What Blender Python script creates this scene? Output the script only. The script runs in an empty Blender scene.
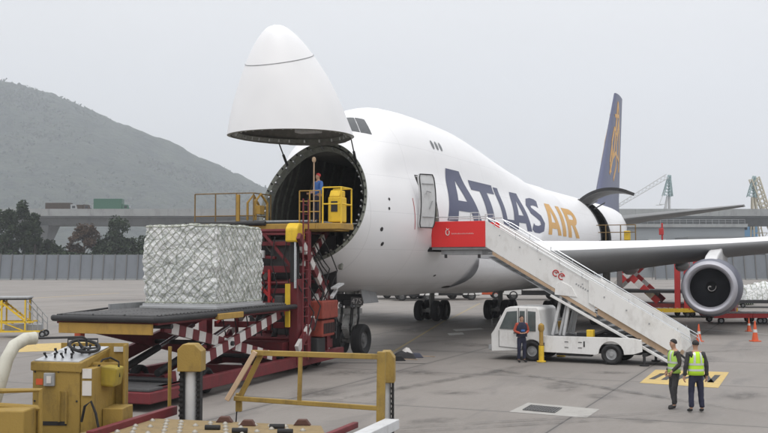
import bpy, bmesh, math, random
from mathutils import Vector, Matrix, Euler, noise
from mathutils.bvhtree import BVHTree
R = math.radians; PI = math.pi
random.seed(7)
sc = bpy.context.scene
COL = sc.collection
# ------------------------------------------------------------------ camera
FPX, CH, HZ = 1009.2, 3.631, 262.65
cam = bpy.data.objects.new('camera', bpy.data.cameras.new('camera')); COL.objects.link(cam)
cam.data.sensor_width = 36; cam.data.lens = FPX/768*36; cam.data.clip_start = .1; cam.data.clip_end = 9000
cam.location = (0, 0, CH); cam.rotation_euler = (R(90)+math.atan((HZ-216.5)/FPX), 0, 0)
sc.camera = cam
def at(px, Y):                       # lateral position of an image column at depth Y (layout aid)
    return (px-384)/FPX*Y
def gd(py, z=0):                     # depth of a point at height z seen on image row py
    return FPX*(CH-z)/(py-HZ)
# ------------------------------------------------------------------ materials
def nodes(name):
    m = bpy.data.materials.new(name); m.use_nodes = True
    return m, m.node_tree.nodes, m.node_tree.links, m.node_tree.nodes['Principled BSDF']
def mat(name, col, rough=.6, metal=0, var=.12, scale=3, bump=0, bscale=40, dirt=None, damt=.3, coat=0, spec=.5):
    m, n, l, b = nodes(name)
    b.inputs['Roughness'].default_value = rough; b.inputs['Metallic'].default_value = metal
    b.inputs['Specular IOR Level'].default_value = spec
    if coat: b.inputs['Coat Weight'].default_value = coat; b.inputs['Coat Roughness'].default_value = .15
    tc = n.new('ShaderNodeTexCoord')
    nz = n.new('ShaderNodeTexNoise'); nz.inputs['Scale'].default_value = scale; nz.inputs['Detail'].default_value = 6
    l.new(tc.outputs['Object'], nz.inputs['Vector'])
    mx = n.new('ShaderNodeMix'); mx.data_type = 'RGBA'
    c = list(col)
    mx.inputs[6].default_value = [max(0, v*(1-var)) for v in c]+[1]
    mx.inputs[7].default_value = [min(1, v*(1+var)) for v in c]+[1]
    l.new(nz.outputs['Fac'], mx.inputs[0]); out = mx.outputs[2]
    if dirt:
        n2 = n.new('ShaderNodeTexNoise'); n2.inputs['Scale'].default_value = scale*1.9; n2.inputs['Detail'].default_value = 9; n2.inputs['Roughness'].default_value = .7
        mp = n.new('ShaderNodeMapping'); mp.inputs['Scale'].default_value = (1, 1, .45); mp.inputs['Location'].default_value = (3, 7, 1)
        l.new(tc.outputs['Object'], mp.inputs['Vector']); l.new(mp.outputs['Vector'], n2.inputs['Vector'])
        rp = n.new('ShaderNodeMapRange'); rp.inputs[1].default_value = .5; rp.inputs[2].default_value = .75; rp.inputs[3].default_value = 0; rp.inputs[4].default_value = damt
        l.new(n2.outputs['Fac'], rp.inputs[0])
        m2 = n.new('ShaderNodeMix'); m2.data_type = 'RGBA'; l.new(rp.outputs[0], m2.inputs[0]); l.new(out, m2.inputs[6]); m2.inputs[7].default_value = list(dirt)+[1]; out = m2.outputs[2]
        mr = n.new('ShaderNodeMapRange'); mr.inputs[3].default_value = rough; mr.inputs[4].default_value = min(1, rough+.25); l.new(n2.outputs['Fac'], mr.inputs[0]); l.new(mr.outputs[0], b.inputs['Roughness'])
    l.new(out, b.inputs['Base Color'])
    if bump:
        n3 = n.new('ShaderNodeTexNoise'); n3.inputs['Scale'].default_value = bscale; n3.inputs['Detail'].default_value = 4
        l.new(tc.outputs['Object'], n3.inputs['Vector'])
        bp = n.new('ShaderNodeBump'); bp.inputs['Strength'].default_value = bump; bp.inputs['Distance'].default_value = .02
        l.new(n3.outputs['Fac'], bp.inputs['Height']); l.new(bp.outputs['Normal'], b.inputs['Normal'])
    return m
M = {}
M['hull_in'] = mat('fuselage_lining', (.18, .175, .16), .7, var=.4, scale=5)
M['frame_green'] = mat('primer_frame', (.22, .23, .20), .55, var=.5, scale=9)
M['dark'] = mat('dark_metal', (.022, .022, .024), .6, var=.3)
M['black'] = mat('black_rubber', (.018, .018, .019), .8, var=.3, scale=8)
M['alu'] = mat('bare_aluminium', (.55, .56, .57), .42, .7, var=.1)
M['lip'] = mat('intake_lip_metal', (.40, .40, .44), .5, .45, var=.08)
M['grey'] = mat('grey_paint', (.32, .33, .34), .5, dirt=(.08, .07, .06), damt=.4)
M['lgrey'] = mat('light_grey_paint', (.55, .56, .57), .5, dirt=(.15, .14, .12), damt=.35)
M['white'] = mat('white_vehicle_paint', (.76, .76, .75), .42, var=.04, scale=1.5, dirt=(.34, .31, .27), damt=.45, coat=.2)
M['yellow'] = mat('worn_yellow_paint', (.38, .23, .045), .55, var=.16, scale=2.5, dirt=(.16, .10, .04), damt=.65, bump=.15)
M['ochre'] = mat('ochre_machine_paint', (.31, .205, .045), .55, var=.16, scale=2.2, dirt=(.11, .075, .03), damt=.75, bump=.2)
M['byellow'] = mat('bright_yellow_paint', (.75, .50, .03), .5, var=.1, dirt=(.2, .13, .04), damt=.4)
M['red'] = mat('oxide_red_paint', (.14, .014, .019), .5, var=.2, scale=3, dirt=(.05, .025, .025), damt=.6)
M['bred'] = mat('bright_red_paint', (.45, .03, .03), .5, var=.08, dirt=(.25, .05, .04), damt=.3)
M['orange'] = mat('orange_plastic', (.62, .10, .03), .5, var=.1)
M['stripew'] = mat('dirty_white_stripe', (.62, .60, .58), .55, var=.1, dirt=(.25, .2, .18), damt=.5)
M['chrome'] = mat('hydraulic_rod', (.62, .64, .66), .25, .9, var=.06)
M['hub'] = mat('dusty_wheel_hub', (.13, .13, .13), .6, .2, var=.3, scale=9)
M['gearp'] = mat('greasy_gear_paint', (.34, .34, .33), .5, var=.25, scale=5, dirt=(.05, .045, .04), damt=.8)
M['pipe'] = mat('cream_pipe_paint', (.52, .51, .44), .5, dirt=(.2, .17, .12), damt=.5)
M['tan'] = mat('tan_step_edge', (.46, .33, .22), .6, var=.1, dirt=(.2, .14, .1), damt=.4)
M['blue'] = mat('airline_blue', (.035, .042, .105), .4, var=.08)
M['gold'] = mat('airline_gold', (.62, .33, .06), .4, var=.08)
M['bluecowl'] = mat('blue_cowl_paint', (.08, .085, .12), .4, var=.08)
M['finblue'] = mat('fin_blue_hazed', (.08, .092, .165), .4, var=.08)  # paler airline blue, distance haze put into the colour
M['fan'] = mat('fan_blade_metal', (.035, .036, .045), .4, .3, var=.2)
M['duct'] = mat('acoustic_duct_liner', (.03, .03, .034), .6, var=.2)
M['glass'] = mat('dark_window_glass', (.03, .035, .04), .08, var=.1, spec=.8)
def wrap_mat():
    m, n, l, b = nodes('plastic_wrapped_bales'); b.inputs['Roughness'].default_value = .28
    tc = n.new('ShaderNodeTexCoord'); mp = n.new('ShaderNodeMapping'); mp.inputs['Scale'].default_value = (1, 1, 1.25); l.new(tc.outputs['Object'], mp.inputs[0])
    def nz(sc_, d, dist=0, rough=.6):
        k = n.new('ShaderNodeTexNoise'); k.inputs['Scale'].default_value = sc_; k.inputs['Detail'].default_value = d; k.inputs['Distortion'].default_value = dist; k.inputs['Roughness'].default_value = rough; l.new(mp.outputs[0], k.inputs['Vector']); return k.outputs['Fac']
    def ramp(src, st):
        k = n.new('ShaderNodeValToRGB'); e = k.color_ramp.elements
        e[0].position, e[0].color = st[0][0], (*st[0][1], 1); e[1].position, e[1].color = st[-1][0], (*st[-1][1], 1)
        for p, c in st[1:-1]: q = e.new(p); q.color = (*c, 1)
        l.new(src, k.inputs[0]); return k.outputs[0]
    c = ramp(nz(1.7, 10, 2.0, .72), [(.30, (.24, .27, .23)), (.38, (.54, .57, .56)), (.47, (.76, .78, .78)), (.6, (.87, .87, .87))])
    v = n.new('ShaderNodeTexVoronoi'); v.feature = 'DISTANCE_TO_EDGE'; v.inputs['Scale'].default_value = 1.9; v.inputs['Randomness'].default_value = .8; l.new(mp.outputs[0], v.inputs['Vector'])
    f = ramp(v.outputs['Distance'], [(.0, (.38, .40, .36)), (.06, (1, 1, 1))])
    mx = n.new('ShaderNodeMix'); mx.data_type = 'RGBA'; mx.blend_type = 'MULTIPLY'; mx.inputs[0].default_value = .8; l.new(c, mx.inputs[6]); l.new(f, mx.inputs[7])
    l.new(mx.outputs[2], b.inputs['Base Color'])
    ad = n.new('ShaderNodeMath'); ad.operation = 'ADD'; l.new(nz(5, 6, 2.2), ad.inputs[0]); l.new(v.outputs['Distance'], ad.inputs[1])
    bp = n.new('ShaderNodeBump'); bp.inputs['Strength'].default_value = 1; bp.inputs['Distance'].default_value = .075; l.new(ad.outputs[0], bp.inputs['Height']); l.new(bp.outputs['Normal'], b.inputs['Normal'])
    return m
M['wrap'] = wrap_mat()
M['net'] = mat('cargo_net_cord', (.36, .38, .31), .8, var=.5, scale=8)
M['skin'] = mat('skin', (.42, .24, .16), .5, var=.08)
M['hair'] = mat('black_hair', (.012, .01, .01), .6, var=.3, bump=.6, bscale=90)
M['cabglass'] = mat('cab_window_glass', (.10, .12, .12), .12, var=.5, scale=3, spec=.8)
M['hivis'] = mat('hivis_fabric', (.50, .80, .035), .7, var=.08, scale=8, bump=.3, bscale=14)
M['hivis2'] = mat('pale_hivis_fabric', (.42, .66, .12), .7, var=.08, scale=8, bump=.3, bscale=14)
M['reflect'] = mat('reflective_tape', (.6, .62, .6), .35, .3, var=.05)
M['navy'] = mat('navy_cloth', (.018, .02, .045), .85, var=.3, scale=9, bump=.5, bscale=16)
M['dkcloth'] = mat('dark_grey_cloth', (.035, .034, .036), .85, var=.3, scale=9, bump=.5, bscale=16)
M['brcloth'] = mat('dark_brown_cloth', (.05, .042, .04), .85, var=.3, scale=9, bump=.5, bscale=16)
M['blcloth'] = mat('blue_cloth', (.05, .14, .40), .8, var=.2, scale=9)
M['orcloth'] = mat('orange_cloth', (.38, .065, .035), .8, var=.15)
M['concrete'] = mat('weathered_concrete', (.30, .31, .31), .85, var=.15, scale=.3, dirt=(.12, .12, .12), damt=.5)
M['dkconc'] = mat('shadow_side_concrete', (.20, .21, .215), .85, var=.15, scale=.2, dirt=(.1, .1, .1), damt=.5)  # darker copy of the concrete with shade put into its colour
M['fence'] = mat('grey_blast_panel', (.15, .165, .185), .6, var=.12, scale=.25, dirt=(.09, .10, .11), damt=.5)
M['bark'] = mat('bark', (.07, .055, .045), .9, var=.3)
M['teal'] = mat('teal_crane_paint', (.30, .40, .41), .5, var=.1)
M['sand'] = mat('cream_crane_paint', (.50, .46, .36), .5, var=.1)
M['bbuild'] = mat('blue_cladding', (.12, .26, .42), .5, var=.12, scale=.4)
M['gbuild'] = mat('grey_cladding', (.25, .27, .285), .6, var=.1, scale=.15)
M['green'] = mat('green_paint', (.05, .13, .09), .5, var=.1)
M['paint_y'] = mat('worn_yellow_marking', (.52, .38, .14), .75, var=.2, scale=3, dirt=(.25, .23, .2), damt=.8)
M['paint_w'] = mat('worn_white_marking', (.50, .50, .48), .75, var=.15, scale=3, dirt=(.27, .26, .25), damt=.8)
M['paint_k'] = mat('black_marking', (.05, .05, .05), .8)
M['patch'] = mat('pale_concrete_patch', (.35, .34, .32), .85, var=.12, scale=2, dirt=(.22, .21, .2), damt=.5)
M['red_flat'] = mat('red_panel_paint', (.72, .03, .03), .38, var=.04, scale=2)
def foliage(name, a, b):
    m, n, l, bs = nodes(name)
    bs.inputs['Roughness'].default_value = .75; bs.inputs['Specular IOR Level'].default_value = .2
    g = n.new('ShaderNodeNewGeometry'); rp = n.new('ShaderNodeMix'); rp.data_type = 'RGBA'
    rp.inputs[6].default_value = (*a, 1); rp.inputs[7].default_value = (*b, 1)
    l.new(g.outputs['Random Per Island'], rp.inputs[0]); l.new(rp.outputs[2], bs.inputs['Base Color'])
    return m
M['leaf'] = foliage('dark_leaves', (.012, .022, .010), (.04, .06, .026))
M['leafr'] = foliage('russet_leaves', (.05, .03, .02), (.10, .065, .04))
# aircraft skin: white paint, faint frame/lap lines and streaks
def hull_mat(nm='white_aircraft_skin', lines=.28, grime_shade=1.0):
    m, n, l, b = nodes(nm)
    b.inputs['Roughness'].default_value = .42
    tc = n.new('ShaderNodeTexCoord'); sep = n.new('ShaderNodeSeparateXYZ'); l.new(tc.outputs['Object'], sep.inputs[0])
    def line(src, period, w):
        a = n.new('ShaderNodeMath'); a.operation = 'DIVIDE'; l.new(src, a.inputs[0]); a.inputs[1].default_value = period
        f = n.new('ShaderNodeMath'); f.operation = 'FRACT'; l.new(a.outputs[0], f.inputs[0])
        c = n.new('ShaderNodeMath'); c.operation = 'LESS_THAN'; l.new(f.outputs[0], c.inputs[0]); c.inputs[1].default_value = w/period
        return c.outputs[0]
    l1 = line(sep.outputs['X'], 3.05, .022); l2 = line(sep.outputs['Z'], 1.37, .014)
    mxm = n.new('ShaderNodeMath'); mxm.operation = 'MAXIMUM'; l.new(l1, mxm.inputs[0]); l.new(l2, mxm.inputs[1])
    nz = n.new('ShaderNodeTexNoise'); nz.inputs['Scale'].default_value = .8; nz.inputs['Detail'].default_value = 8
    mp = n.new('ShaderNodeMapping'); mp.inputs['Scale'].default_value = (.6, 1, 2.2); l.new(tc.outputs['Object'], mp.inputs[0]); l.new(mp.outputs[0], nz.inputs['Vector'])
    c1 = n.new('ShaderNodeMix'); c1.data_type = 'RGBA'; c1.inputs[6].default_value = (.74, .745, .76, 1); c1.inputs[7].default_value = (.83, .83, .84, 1); l.new(nz.outputs['Fac'], c1.inputs[0])
    k = n.new('ShaderNodeMath'); k.operation = 'MULTIPLY'; k.inputs[1].default_value = lines; l.new(mxm.outputs[0], k.inputs[0])
    c2 = n.new('ShaderNodeMix'); c2.data_type = 'RGBA'; l.new(k.outputs[0], c2.inputs[0]); l.new(c1.outputs[2], c2.inputs[6]); c2.inputs[7].default_value = (.3, .3, .32, 1)
    # belly darkens downwards: dirt plus underside shading put into the colour
    mr = n.new('ShaderNodeMapRange'); mr.inputs[1].default_value = 3.15; mr.inputs[2].default_value = 2.45; mr.inputs[3].default_value = 0; mr.inputs[4].default_value = grime_shade; l.new(sep.outputs['Z'], mr.inputs[0])
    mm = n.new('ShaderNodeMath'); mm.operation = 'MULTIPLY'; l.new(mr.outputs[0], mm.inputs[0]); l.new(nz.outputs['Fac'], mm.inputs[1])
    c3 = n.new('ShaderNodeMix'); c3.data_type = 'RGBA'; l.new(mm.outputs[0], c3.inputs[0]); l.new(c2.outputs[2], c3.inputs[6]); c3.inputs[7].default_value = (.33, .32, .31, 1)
    l.new(c3.outputs[2], b.inputs['Base Color'])
    return m
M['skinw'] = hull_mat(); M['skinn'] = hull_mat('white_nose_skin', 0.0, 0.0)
M['wing'] = mat('wing_grey_skin', (.20, .205, .21), .45, var=.08, scale=.6, dirt=(.25, .25, .25), damt=.4)
# ------------------------------------------------------------------ mesh helpers
class MB:
    def __init__(s): s.v = []; s.f = []; s.m = []
    def add(s, vs, fs, mi=0):
        o = len(s.v); s.v += [tuple(v) for v in vs]; s.f += [tuple(o+i for i in f) for f in fs]; s.m += [mi]*len(fs)
    def box(s, x0, x1, y0, y1, z0, z1, mi=0):
        s.hexa([(x0, y0, z0), (x1, y0, z0), (x1, y1, z0), (x0, y1, z0), (x0, y0, z1), (x1, y0, z1), (x1, y1, z1), (x0, y1, z1)], mi)
    def hexa(s, p, mi=0):
        s.add(p, [(0, 3, 2, 1), (4, 5, 6, 7), (0, 1, 5, 4), (1, 2, 6, 5), (2, 3, 7, 6), (3, 0, 4, 7)], mi)
    def prism(s, poly, y0, y1, mi=0):          # poly in (x,z) extruded along y
        n = len(poly); vs = [(x, y0, z) for x, z in poly]+[(x, y1, z) for x, z in poly]
        s.add(vs, [tuple(range(n)), tuple(range(2*n-1, n-1, -1))]+[(i, i+n, (i+1) % n+n, (i+1) % n) for i in range(n)], mi)
    def beam(s, p, q, w, h=None, up=(0, 0, 1), mi=0):
        p = Vector(p); q = Vector(q); d = (q-p).normalized(); h = h or w
        u = Vector(up); a = d.cross(u)
        if a.length < 1e-3: a = d.cross(Vector((0, 1, 0)))
        a.normalize(); b = a.cross(d)
        c = [a*w/2*i+b*h/2*j for i, j in ((-1, -1), (1, -1), (1, 1), (-1, 1))]
        s.hexa([p+k for k in c]+[q+k for k in c], mi)
    def striped(s, p, q, w, h, n, up=(0, 1, 0)):
        p = Vector(p); q = Vector(q)
        for i in range(n): s.beam(p.lerp(q, i/n), p.lerp(q, (i+1)/n), w, h, up, i % 2)
    def tube(s, pts, r, n=8, mi=0, cap=True):
        pts = [Vector(p) for p in pts]; rr = r if isinstance(r, (list, tuple)) else [r]*len(pts)
        rings = []; a = None
        for i, p in enumerate(pts):
            d = (pts[min(i+1, len(pts)-1)]-pts[max(i-1, 0)]).normalized()
            if a is None:
                a = d.cross(Vector((0, 0, 1)))
                if a.length < 1e-3: a = d.cross(Vector((0, 1, 0)))
            else: a = a-d*a.dot(d)
            a.normalize(); b = d.cross(a)
            rings.append([p+(a*math.cos(2*PI*k/n)+b*math.sin(2*PI*k/n))*rr[i] for k in range(n)])
        vs = [v for g in rings for v in g]; fs = []
        for i in range(len(rings)-1):
            for k in range(n): fs.append((i*n+k, i*n+(k+1) % n, (i+1)*n+(k+1) % n, (i+1)*n+k))
        if cap: fs += [tuple(range(n-1, -1, -1)), tuple((len(rings)-1)*n+k for k in range(n))]
        s.add(vs, fs, mi)
    def lathe(s, prof, n=32, axis='x', c=(0, 0, 0), mi=0, closed=False):    # prof: (along axis, radius)
        vs = []; fs = []
        for a, r in prof:
            for k in range(n):
                t = 2*PI*k/n; u, v = r*math.cos(t), r*math.sin(t)
                p = (a, u, v) if axis == 'x' else ((u, a, v) if axis == 'y' else (u, v, a))
                vs.append((p[0]+c[0], p[1]+c[1], p[2]+c[2]))
        m = len(prof)
        for i in range(m if closed else m-1):
            j = (i+1) % m
            for k in range(n): fs.append((i*n+k, i*n+(k+1) % n, j*n+(k+1) % n, j*n+k))
        s.add(vs, fs, mi)
    def build(s, name, mats, parent=None, smooth=False, bevel=0, weld=False, loc=None):
        me = bpy.data.meshes.new(name); me.from_pydata(s.v, [], s.f)
        mats = mats if isinstance(mats, (list, tuple)) else [mats]
        for m in mats: me.materials.append(m)
        for p, i in zip(me.polygons, s.m): p.material_index = i
        bm = bmesh.new(); bm.from_mesh(me)
        if weld: bmesh.ops.remove_doubles(bm, verts=bm.verts, dist=1e-4)
        bmesh.ops.recalc_face_normals(bm, faces=bm.faces); bm.to_mesh(me); bm.free()
        if smooth:
            me.shade_smooth()
            try: me.set_sharp_from_angle(angle=R(38))
            except Exception: pass
        o = bpy.data.objects.new(name, me); COL.objects.link(o); o.parent = parent
        if loc: o.location = loc
        if bevel:
            b = o.modifiers.new('bevel', 'BEVEL'); b.width = bevel; b.segments = 2; b.limit_method = 'ANGLE'; b.angle_limit = R(40)
        return o
def tag(o, label=None, cat=None, group=None, kind=None):
    if label: o['label'] = label
    if cat: o['category'] = cat
    if group: o['group'] = group
    if kind: o['kind'] = kind
    return o
def thing(name, label, cat, loc=(0, 0, 0), rz=0, group=None):
    o = bpy.data.objects.new(name, None); COL.objects.link(o); o.empty_display_size = .3
    o.location = loc; o.rotation_euler = (0, 0, rz); return tag(o, label, cat, group)
def copy_tree(o, parent=None):
    c = o.copy(); COL.objects.link(c); c.parent = parent
    for ch in list(o.children): copy_tree(ch, c)
    return c
def pchip(tab):
    xs = [a for a, b in tab]; ys = [b for a, b in tab]; n = len(xs)
    h = [xs[i+1]-xs[i] for i in range(n-1)]; d = [(ys[i+1]-ys[i])/h[i] for i in range(n-1)]
    m = [d[0]]+[0 if d[i-1]*d[i] <= 0 else 2*d[i-1]*d[i]/(d[i-1]+d[i]) for i in range(1, n-1)]+[d[-1]]
    def f(x):
        if x <= xs[0]: return ys[0]
        if x >= xs[-1]: return ys[-1]
        i = 0
        while xs[i+1] < x: i += 1
        t = (x-xs[i])/h[i]
        return ((2*t**3-3*t*t+1)*ys[i]+(t**3-2*t*t+t)*h[i]*m[i]+(-2*t**3+3*t*t)*ys[i+1]+(t**3-t*t)*h[i]*m[i+1])
    return f
# ------------------------------------------------------------------ THE AIRCRAFT
TH = R(23.11); NG = 7.72
plane = thing('cargo_aircraft', 'white four engined jumbo freighter with its nose raised open', 'aircraft', (-1.3307, 39.885, 0), math.atan2(-math.cos(TH), -math.sin(TH)))
def L(x, y, z): return (NG-x, y, z)          # x measured aft from the nose tip
zt = pchip([(0, 5.9), (.55, 5.95), (.61, 6.15), (.8, 6.40), (1.3, 6.75), (1.9, 7.04), (2.7, 7.34), (3.6, 7.62), (4.5, 7.85), (5.15, 8.02), (5.7, 8.34), (6.3, 8.85), (7, 9.33), (8, 9.75), (9.5, 10.02), (12, 10.1), (16, 10.04), (19, 9.75), (22, 9.3), (25, 8.88), (28, 8.6), (31, 8.5), (58, 8.48), (64, 8.2), (68.6, 7.75)])
zb = pchip([(0, 5.9), (.55, 5.93), (.61, 5.72), (.8, 5.44), (1.3, 5.0), (1.9, 4.56), (2.7, 4.08), (3.6, 3.6), (5, 2.94), (7, 2.55), (10, 2.27), (13, 2.2), (46, 2.15), (50, 2.5), (55, 3.5), (60, 4.8), (65, 6.1), (68.6, 7.0)])
wd = pchip([(0, 0), (.55, 0.0001), (.61, .24), (.8, .5), (1.3, .92), (1.9, 1.27), (2.7, 1.66), (3.5, 1.95), (4.5, 2.2), (6, 2.6), (8, 2.93), (10, 3.12), (12.5, 3.23), (15, 3.25), (45, 3.25), (50, 3.08), (55, 2.65), (60, 1.95), (65, 1.15), (68.6, .35)])
def sec(x, th):
    T, B, W = zt(x), zb(x), max(wd(x), 1e-4)
    kk = min(1, max(0, (x-2.5)/4)); zc = 5.2*kk+(T+B)/2*(1-kk) if x < 46 else 5.2+(x-46)/22.6*2.2
    s, c = math.sin(th), math.cos(th)
    up = min(T, 8.5)-zc if T > 8.5 else T-zc
    up = max(up, .001); dn = max(zc-B, .001)
    e = up if s > 0 else dn
    r = 1/math.sqrt((c/W)**2+(s/e)**2)
    if T > 8.3 and s > 0 and x < 33:
        zh = 7.15; bh = T-zh; ah = W*.80
        k = min(1, (T-8.3)/.5)
        # ray from (0,zc) against ellipse centred (0,zh)
        A = (c/ah)**2+(s/bh)**2; Bq = -2*s*(zh-zc)/bh**2; Cq = ((zh-zc)/bh)**2-1
        D = Bq*Bq-4*A*Cq
        if D > 0:
            rh = (-Bq+math.sqrt(D))/(2*A)
            if rh > 0:
                p = 22; rm = (r**p+rh**p)**(1/p); r = r*(1-k)+rm*k
    return (r*c, zc+r*s)
NA = 112
xs = [.55, .555, .57, .60, .64, .70, .77, .85, .95, 1.05, 1.2]
x = 1.2
while x < 13: x += .25; xs.append(x)
while x < 68.4: x += .5; xs.append(min(x, 68.6))
vs = [L(.55, 0, 5.94)]; fs = []
for x in xs[1:]:
    for k in range(NA): y, z = sec(x, 2*PI*(k+.5)/NA); vs.append(L(x, y, z))
for k in range(NA): fs.append((0, 1+k, 1+(k+1) % NA))
for i in range(len(xs)-2):
    for k in range(NA): a = 1+i*NA; fs.append((a+k, a+NA+k, a+NA+(k+1) % NA, a+(k+1) % NA))
fs.append(tuple(1+(len(xs)-2)*NA+k for k in range(NA)))
hull0 = bpy.data.meshes.new('hull'); hull0.from_pydata(vs, [], fs)
BV = BVHTree.FromPolygons(vs, fs)
def side(x, z, off=.012, s=1):
    h = BV.ray_cast(Vector((NG-x, 12*s, z)), Vector((0, -s, 0)))
    return Vector(h[0])+Vector(h[1])*(off if h[1].y*s > 0 else -off) if h[0] else Vector((NG-x, 2*s, z))
HX, HZZ = 5.4, 8.12
hinge = Vector(L(HX, 0, HZZ)); pn = Vector((4.55, 0, 1.8)).normalized()
def hull_bm():
    bm = bmesh.new(); bm.from_mesh(hull0); bmesh.ops.recalc_face_normals(bm, faces=bm.faces); return bm
def cut(bm, co, no, inner=False, outer=False, sel=None):
    if sel:
        g = [f for f in bm.faces if sel(f.calc_center_median())]
        g = g+list({e for f in g for e in f.edges})+list({v for f in g for v in f.verts})
    else: g = bm.verts[:]+bm.edges[:]+bm.faces[:]
    bmesh.ops.bisect_plane(bm, geom=g, plane_co=co, plane_no=no, clear_inner=inner, clear_outer=outer, dist=1e-5)
def shell(name, bm, parent, mats, t=.13, loc=(0, 0, 0)):
    bmesh.ops.recalc_face_normals(bm, faces=bm.faces)
    me = bpy.data.meshes.new(name); bm.to_mesh(me); bm.free()
    for m in mats: me.materials.append(m)
    me.shade_smooth()
    o = bpy.data.objects.new(name, me); COL.objects.link(o); o.parent = parent; o.location = loc
    s = o.modifiers.new('shell', 'SOLIDIFY'); s.thickness = t; s.offset = -1; s.material_offset = 1; s.material_offset_rim = 2
    es = o.modifiers.new('split', 'EDGE_SPLIT'); es.split_angle = R(42); es.use_edge_sharp = False
    return o
bm = hull_bm(); cut(bm, hinge, pn, inner=True)
for v in bm.verts: v.co -= hinge
# make sure normals point outward on the open shell
nd = shell('nose_door', bm, plane, [M['skinn'], M['hull_in'], M['frame_green']], .12, tuple(hinge)); nd.rotation_euler = (0, -R(67.5), 0)
mb = MB(); _p = []
for k in range(97):
    t_ = 2*PI*k/96; y, z = sec(1.75, t_); y, z = sec(1.75+.06*(z-5.8), t_); _p.append(Vector(L(1.75+.06*(z-5.8), y*1.003, 5.8+(z-5.8)*1.003))-hinge)
mb.tube(_p, .016, 5, cap=False); mb.build('radome_seam', M['grey'], nd)
bm = hull_bm(); cut(bm, hinge, pn, outer=True)
D1 = (8.3, 9.4, 5.05, 7.0); D2 = (41.9, 45.4, 5.0, 8.02)
def region(d, m=.8): return lambda c: c.y > .5 and NG-d[1]-m < c.x < NG-d[0]+m and d[2]-m < c.z < d[3]+m
patches = {}
for key, d in (('d1', D1), ('d2', D2)):
    for xx in d[:2]: cut(bm, Vector((NG-xx, 0, 0)), Vector((1, 0, 0)), sel=region(d))
    for zz in d[2:]: cut(bm, Vector((0, 0, zz)), Vector((0, 0, 1)), sel=region(d))
    g = [f for f in bm.faces if region(d, 0)(f.calc_center_median())]
    pb = bmesh.new(); mp_ = {}
    for f in g:
        for v in f.verts:
            if v.index not in mp_ or True:
                k = (round(v.co.x, 5), round(v.co.y, 5), round(v.co.z, 5))
                if k not in mp_: mp_[k] = pb.verts.new(v.co)
        pb.faces.new([mp_[(round(v.co.x, 5), round(v.co.y, 5), round(v.co.z, 5))] for v in f.verts])
    patches[key] = pb
    bmesh.ops.delete(bm, geom=g, context='FACES')
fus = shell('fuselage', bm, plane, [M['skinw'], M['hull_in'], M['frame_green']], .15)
# nose ring: latches and frame studs following the cut
mb = MB(); ringp = []
bmx = hull_bm(); cut(bmx, hinge, pn, outer=True)
loop = [v.co.copy() for v in bmx.verts if v.is_boundary and abs((v.co-hinge).dot(pn)) < 1e-3]; bmx.free()
cc = sum(loop, Vector())/len(loop)
loop.sort(key=lambda p: math.atan2(p.z-cc.z, p.y-cc.y))
inn = [p+(cc-p).normalized()*.17 for p in loop]
for i in range(len(loop)):
    j = (i+1) % len(loop)
    a, b = inn[i], inn[j]; c_, d_ = a+(cc-a).normalized()*.10-pn*.25, b+(cc-b).normalized()*.10-pn*.25
    mb.add([a-pn*.02, b-pn*.02, d_, c_], [(0, 1, 2, 3)], 0)
    if i % 3 == 0:
        p = a+(cc-a).normalized()*.05+pn*.02; q = p-pn*.16
        mb.beam(p, q, .055, .05, up=(p-cc), mi=1)
    if i % 3 == 1:
        p = loop[i]+(cc-loop[i]).normalized()*.07+pn*.04; mb.beam(p, p-pn*.08, .05, .05, up=(p-cc), mi=2)
mb.build('latch_ring', [M['frame_green'], M['alu'], M['dark']], plane)
mb = MB()
ui = [p+(cc-p).normalized()*.17 for p in loop]
pr = Matrix.Rotation(-R(67.5), 4, 'Y')
for i in range(len(loop)):
    j = (i+1) % len(loop); q = [pr @ (k-hinge)+hinge for k in (inn[i], inn[j])]; cq = pr @ (cc-hinge)+hinge; pq = pr @ pn
    a, b = q; mb.add([a, b, b+(cq-b).normalized()*.2+pq*.12, a+(cq-a).normalized()*.2+pq*.12], [(0, 1, 2, 3)])
    if i % 4 == 0: mb.beam(a+(cq-a).normalized()*.12, a+(cq-a).normalized()*.14+pq*.1, .05, .05, up=(a-cq), mi=1)
mb.build('door_frame', [M['frame_green'], M['alu']], plane)
# bulkhead closing the raised door and radar box seen from below
mb = MB(); cq = pr @ (cc-hinge)+hinge; pq = pr @ pn
ins = [pr @ (p-hinge)+hinge for p in [p+(cc-p).normalized()*.5 for p in loop]]
o_ = [p+pq*.55 for p in ins]; mb.add(o_, [tuple(range(len(o_)))])
mb.build('door_bulkhead', M['hull_in'], plane)
mb = MB(); c0 = Vector((cq.x-.3, 0, cq.z+.16)); mb.box(c0.x-.25, c0.x+.25, .15, 1.0, c0.z-.05, c0.z+.3, 0)
mb.build('radome_light_box', M['lgrey'], plane, bevel=.03)
for s in (-1, 1):
    mb = MB(); mb.tube([L(5.25, s*1.42, 7.15), (hinge.x+.9, s*1.5, hinge.z+.1)], .025, 8); mb.tube([L(5.25, s*1.42, 7.15), Vector(L(5.25, s*1.42, 7.15)).lerp(Vector((hinge.x+.9, s*1.5, hinge.z+.1)), .5)], .05, 8)
    mb.build('door_actuator', M['dark'], plane)
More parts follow.
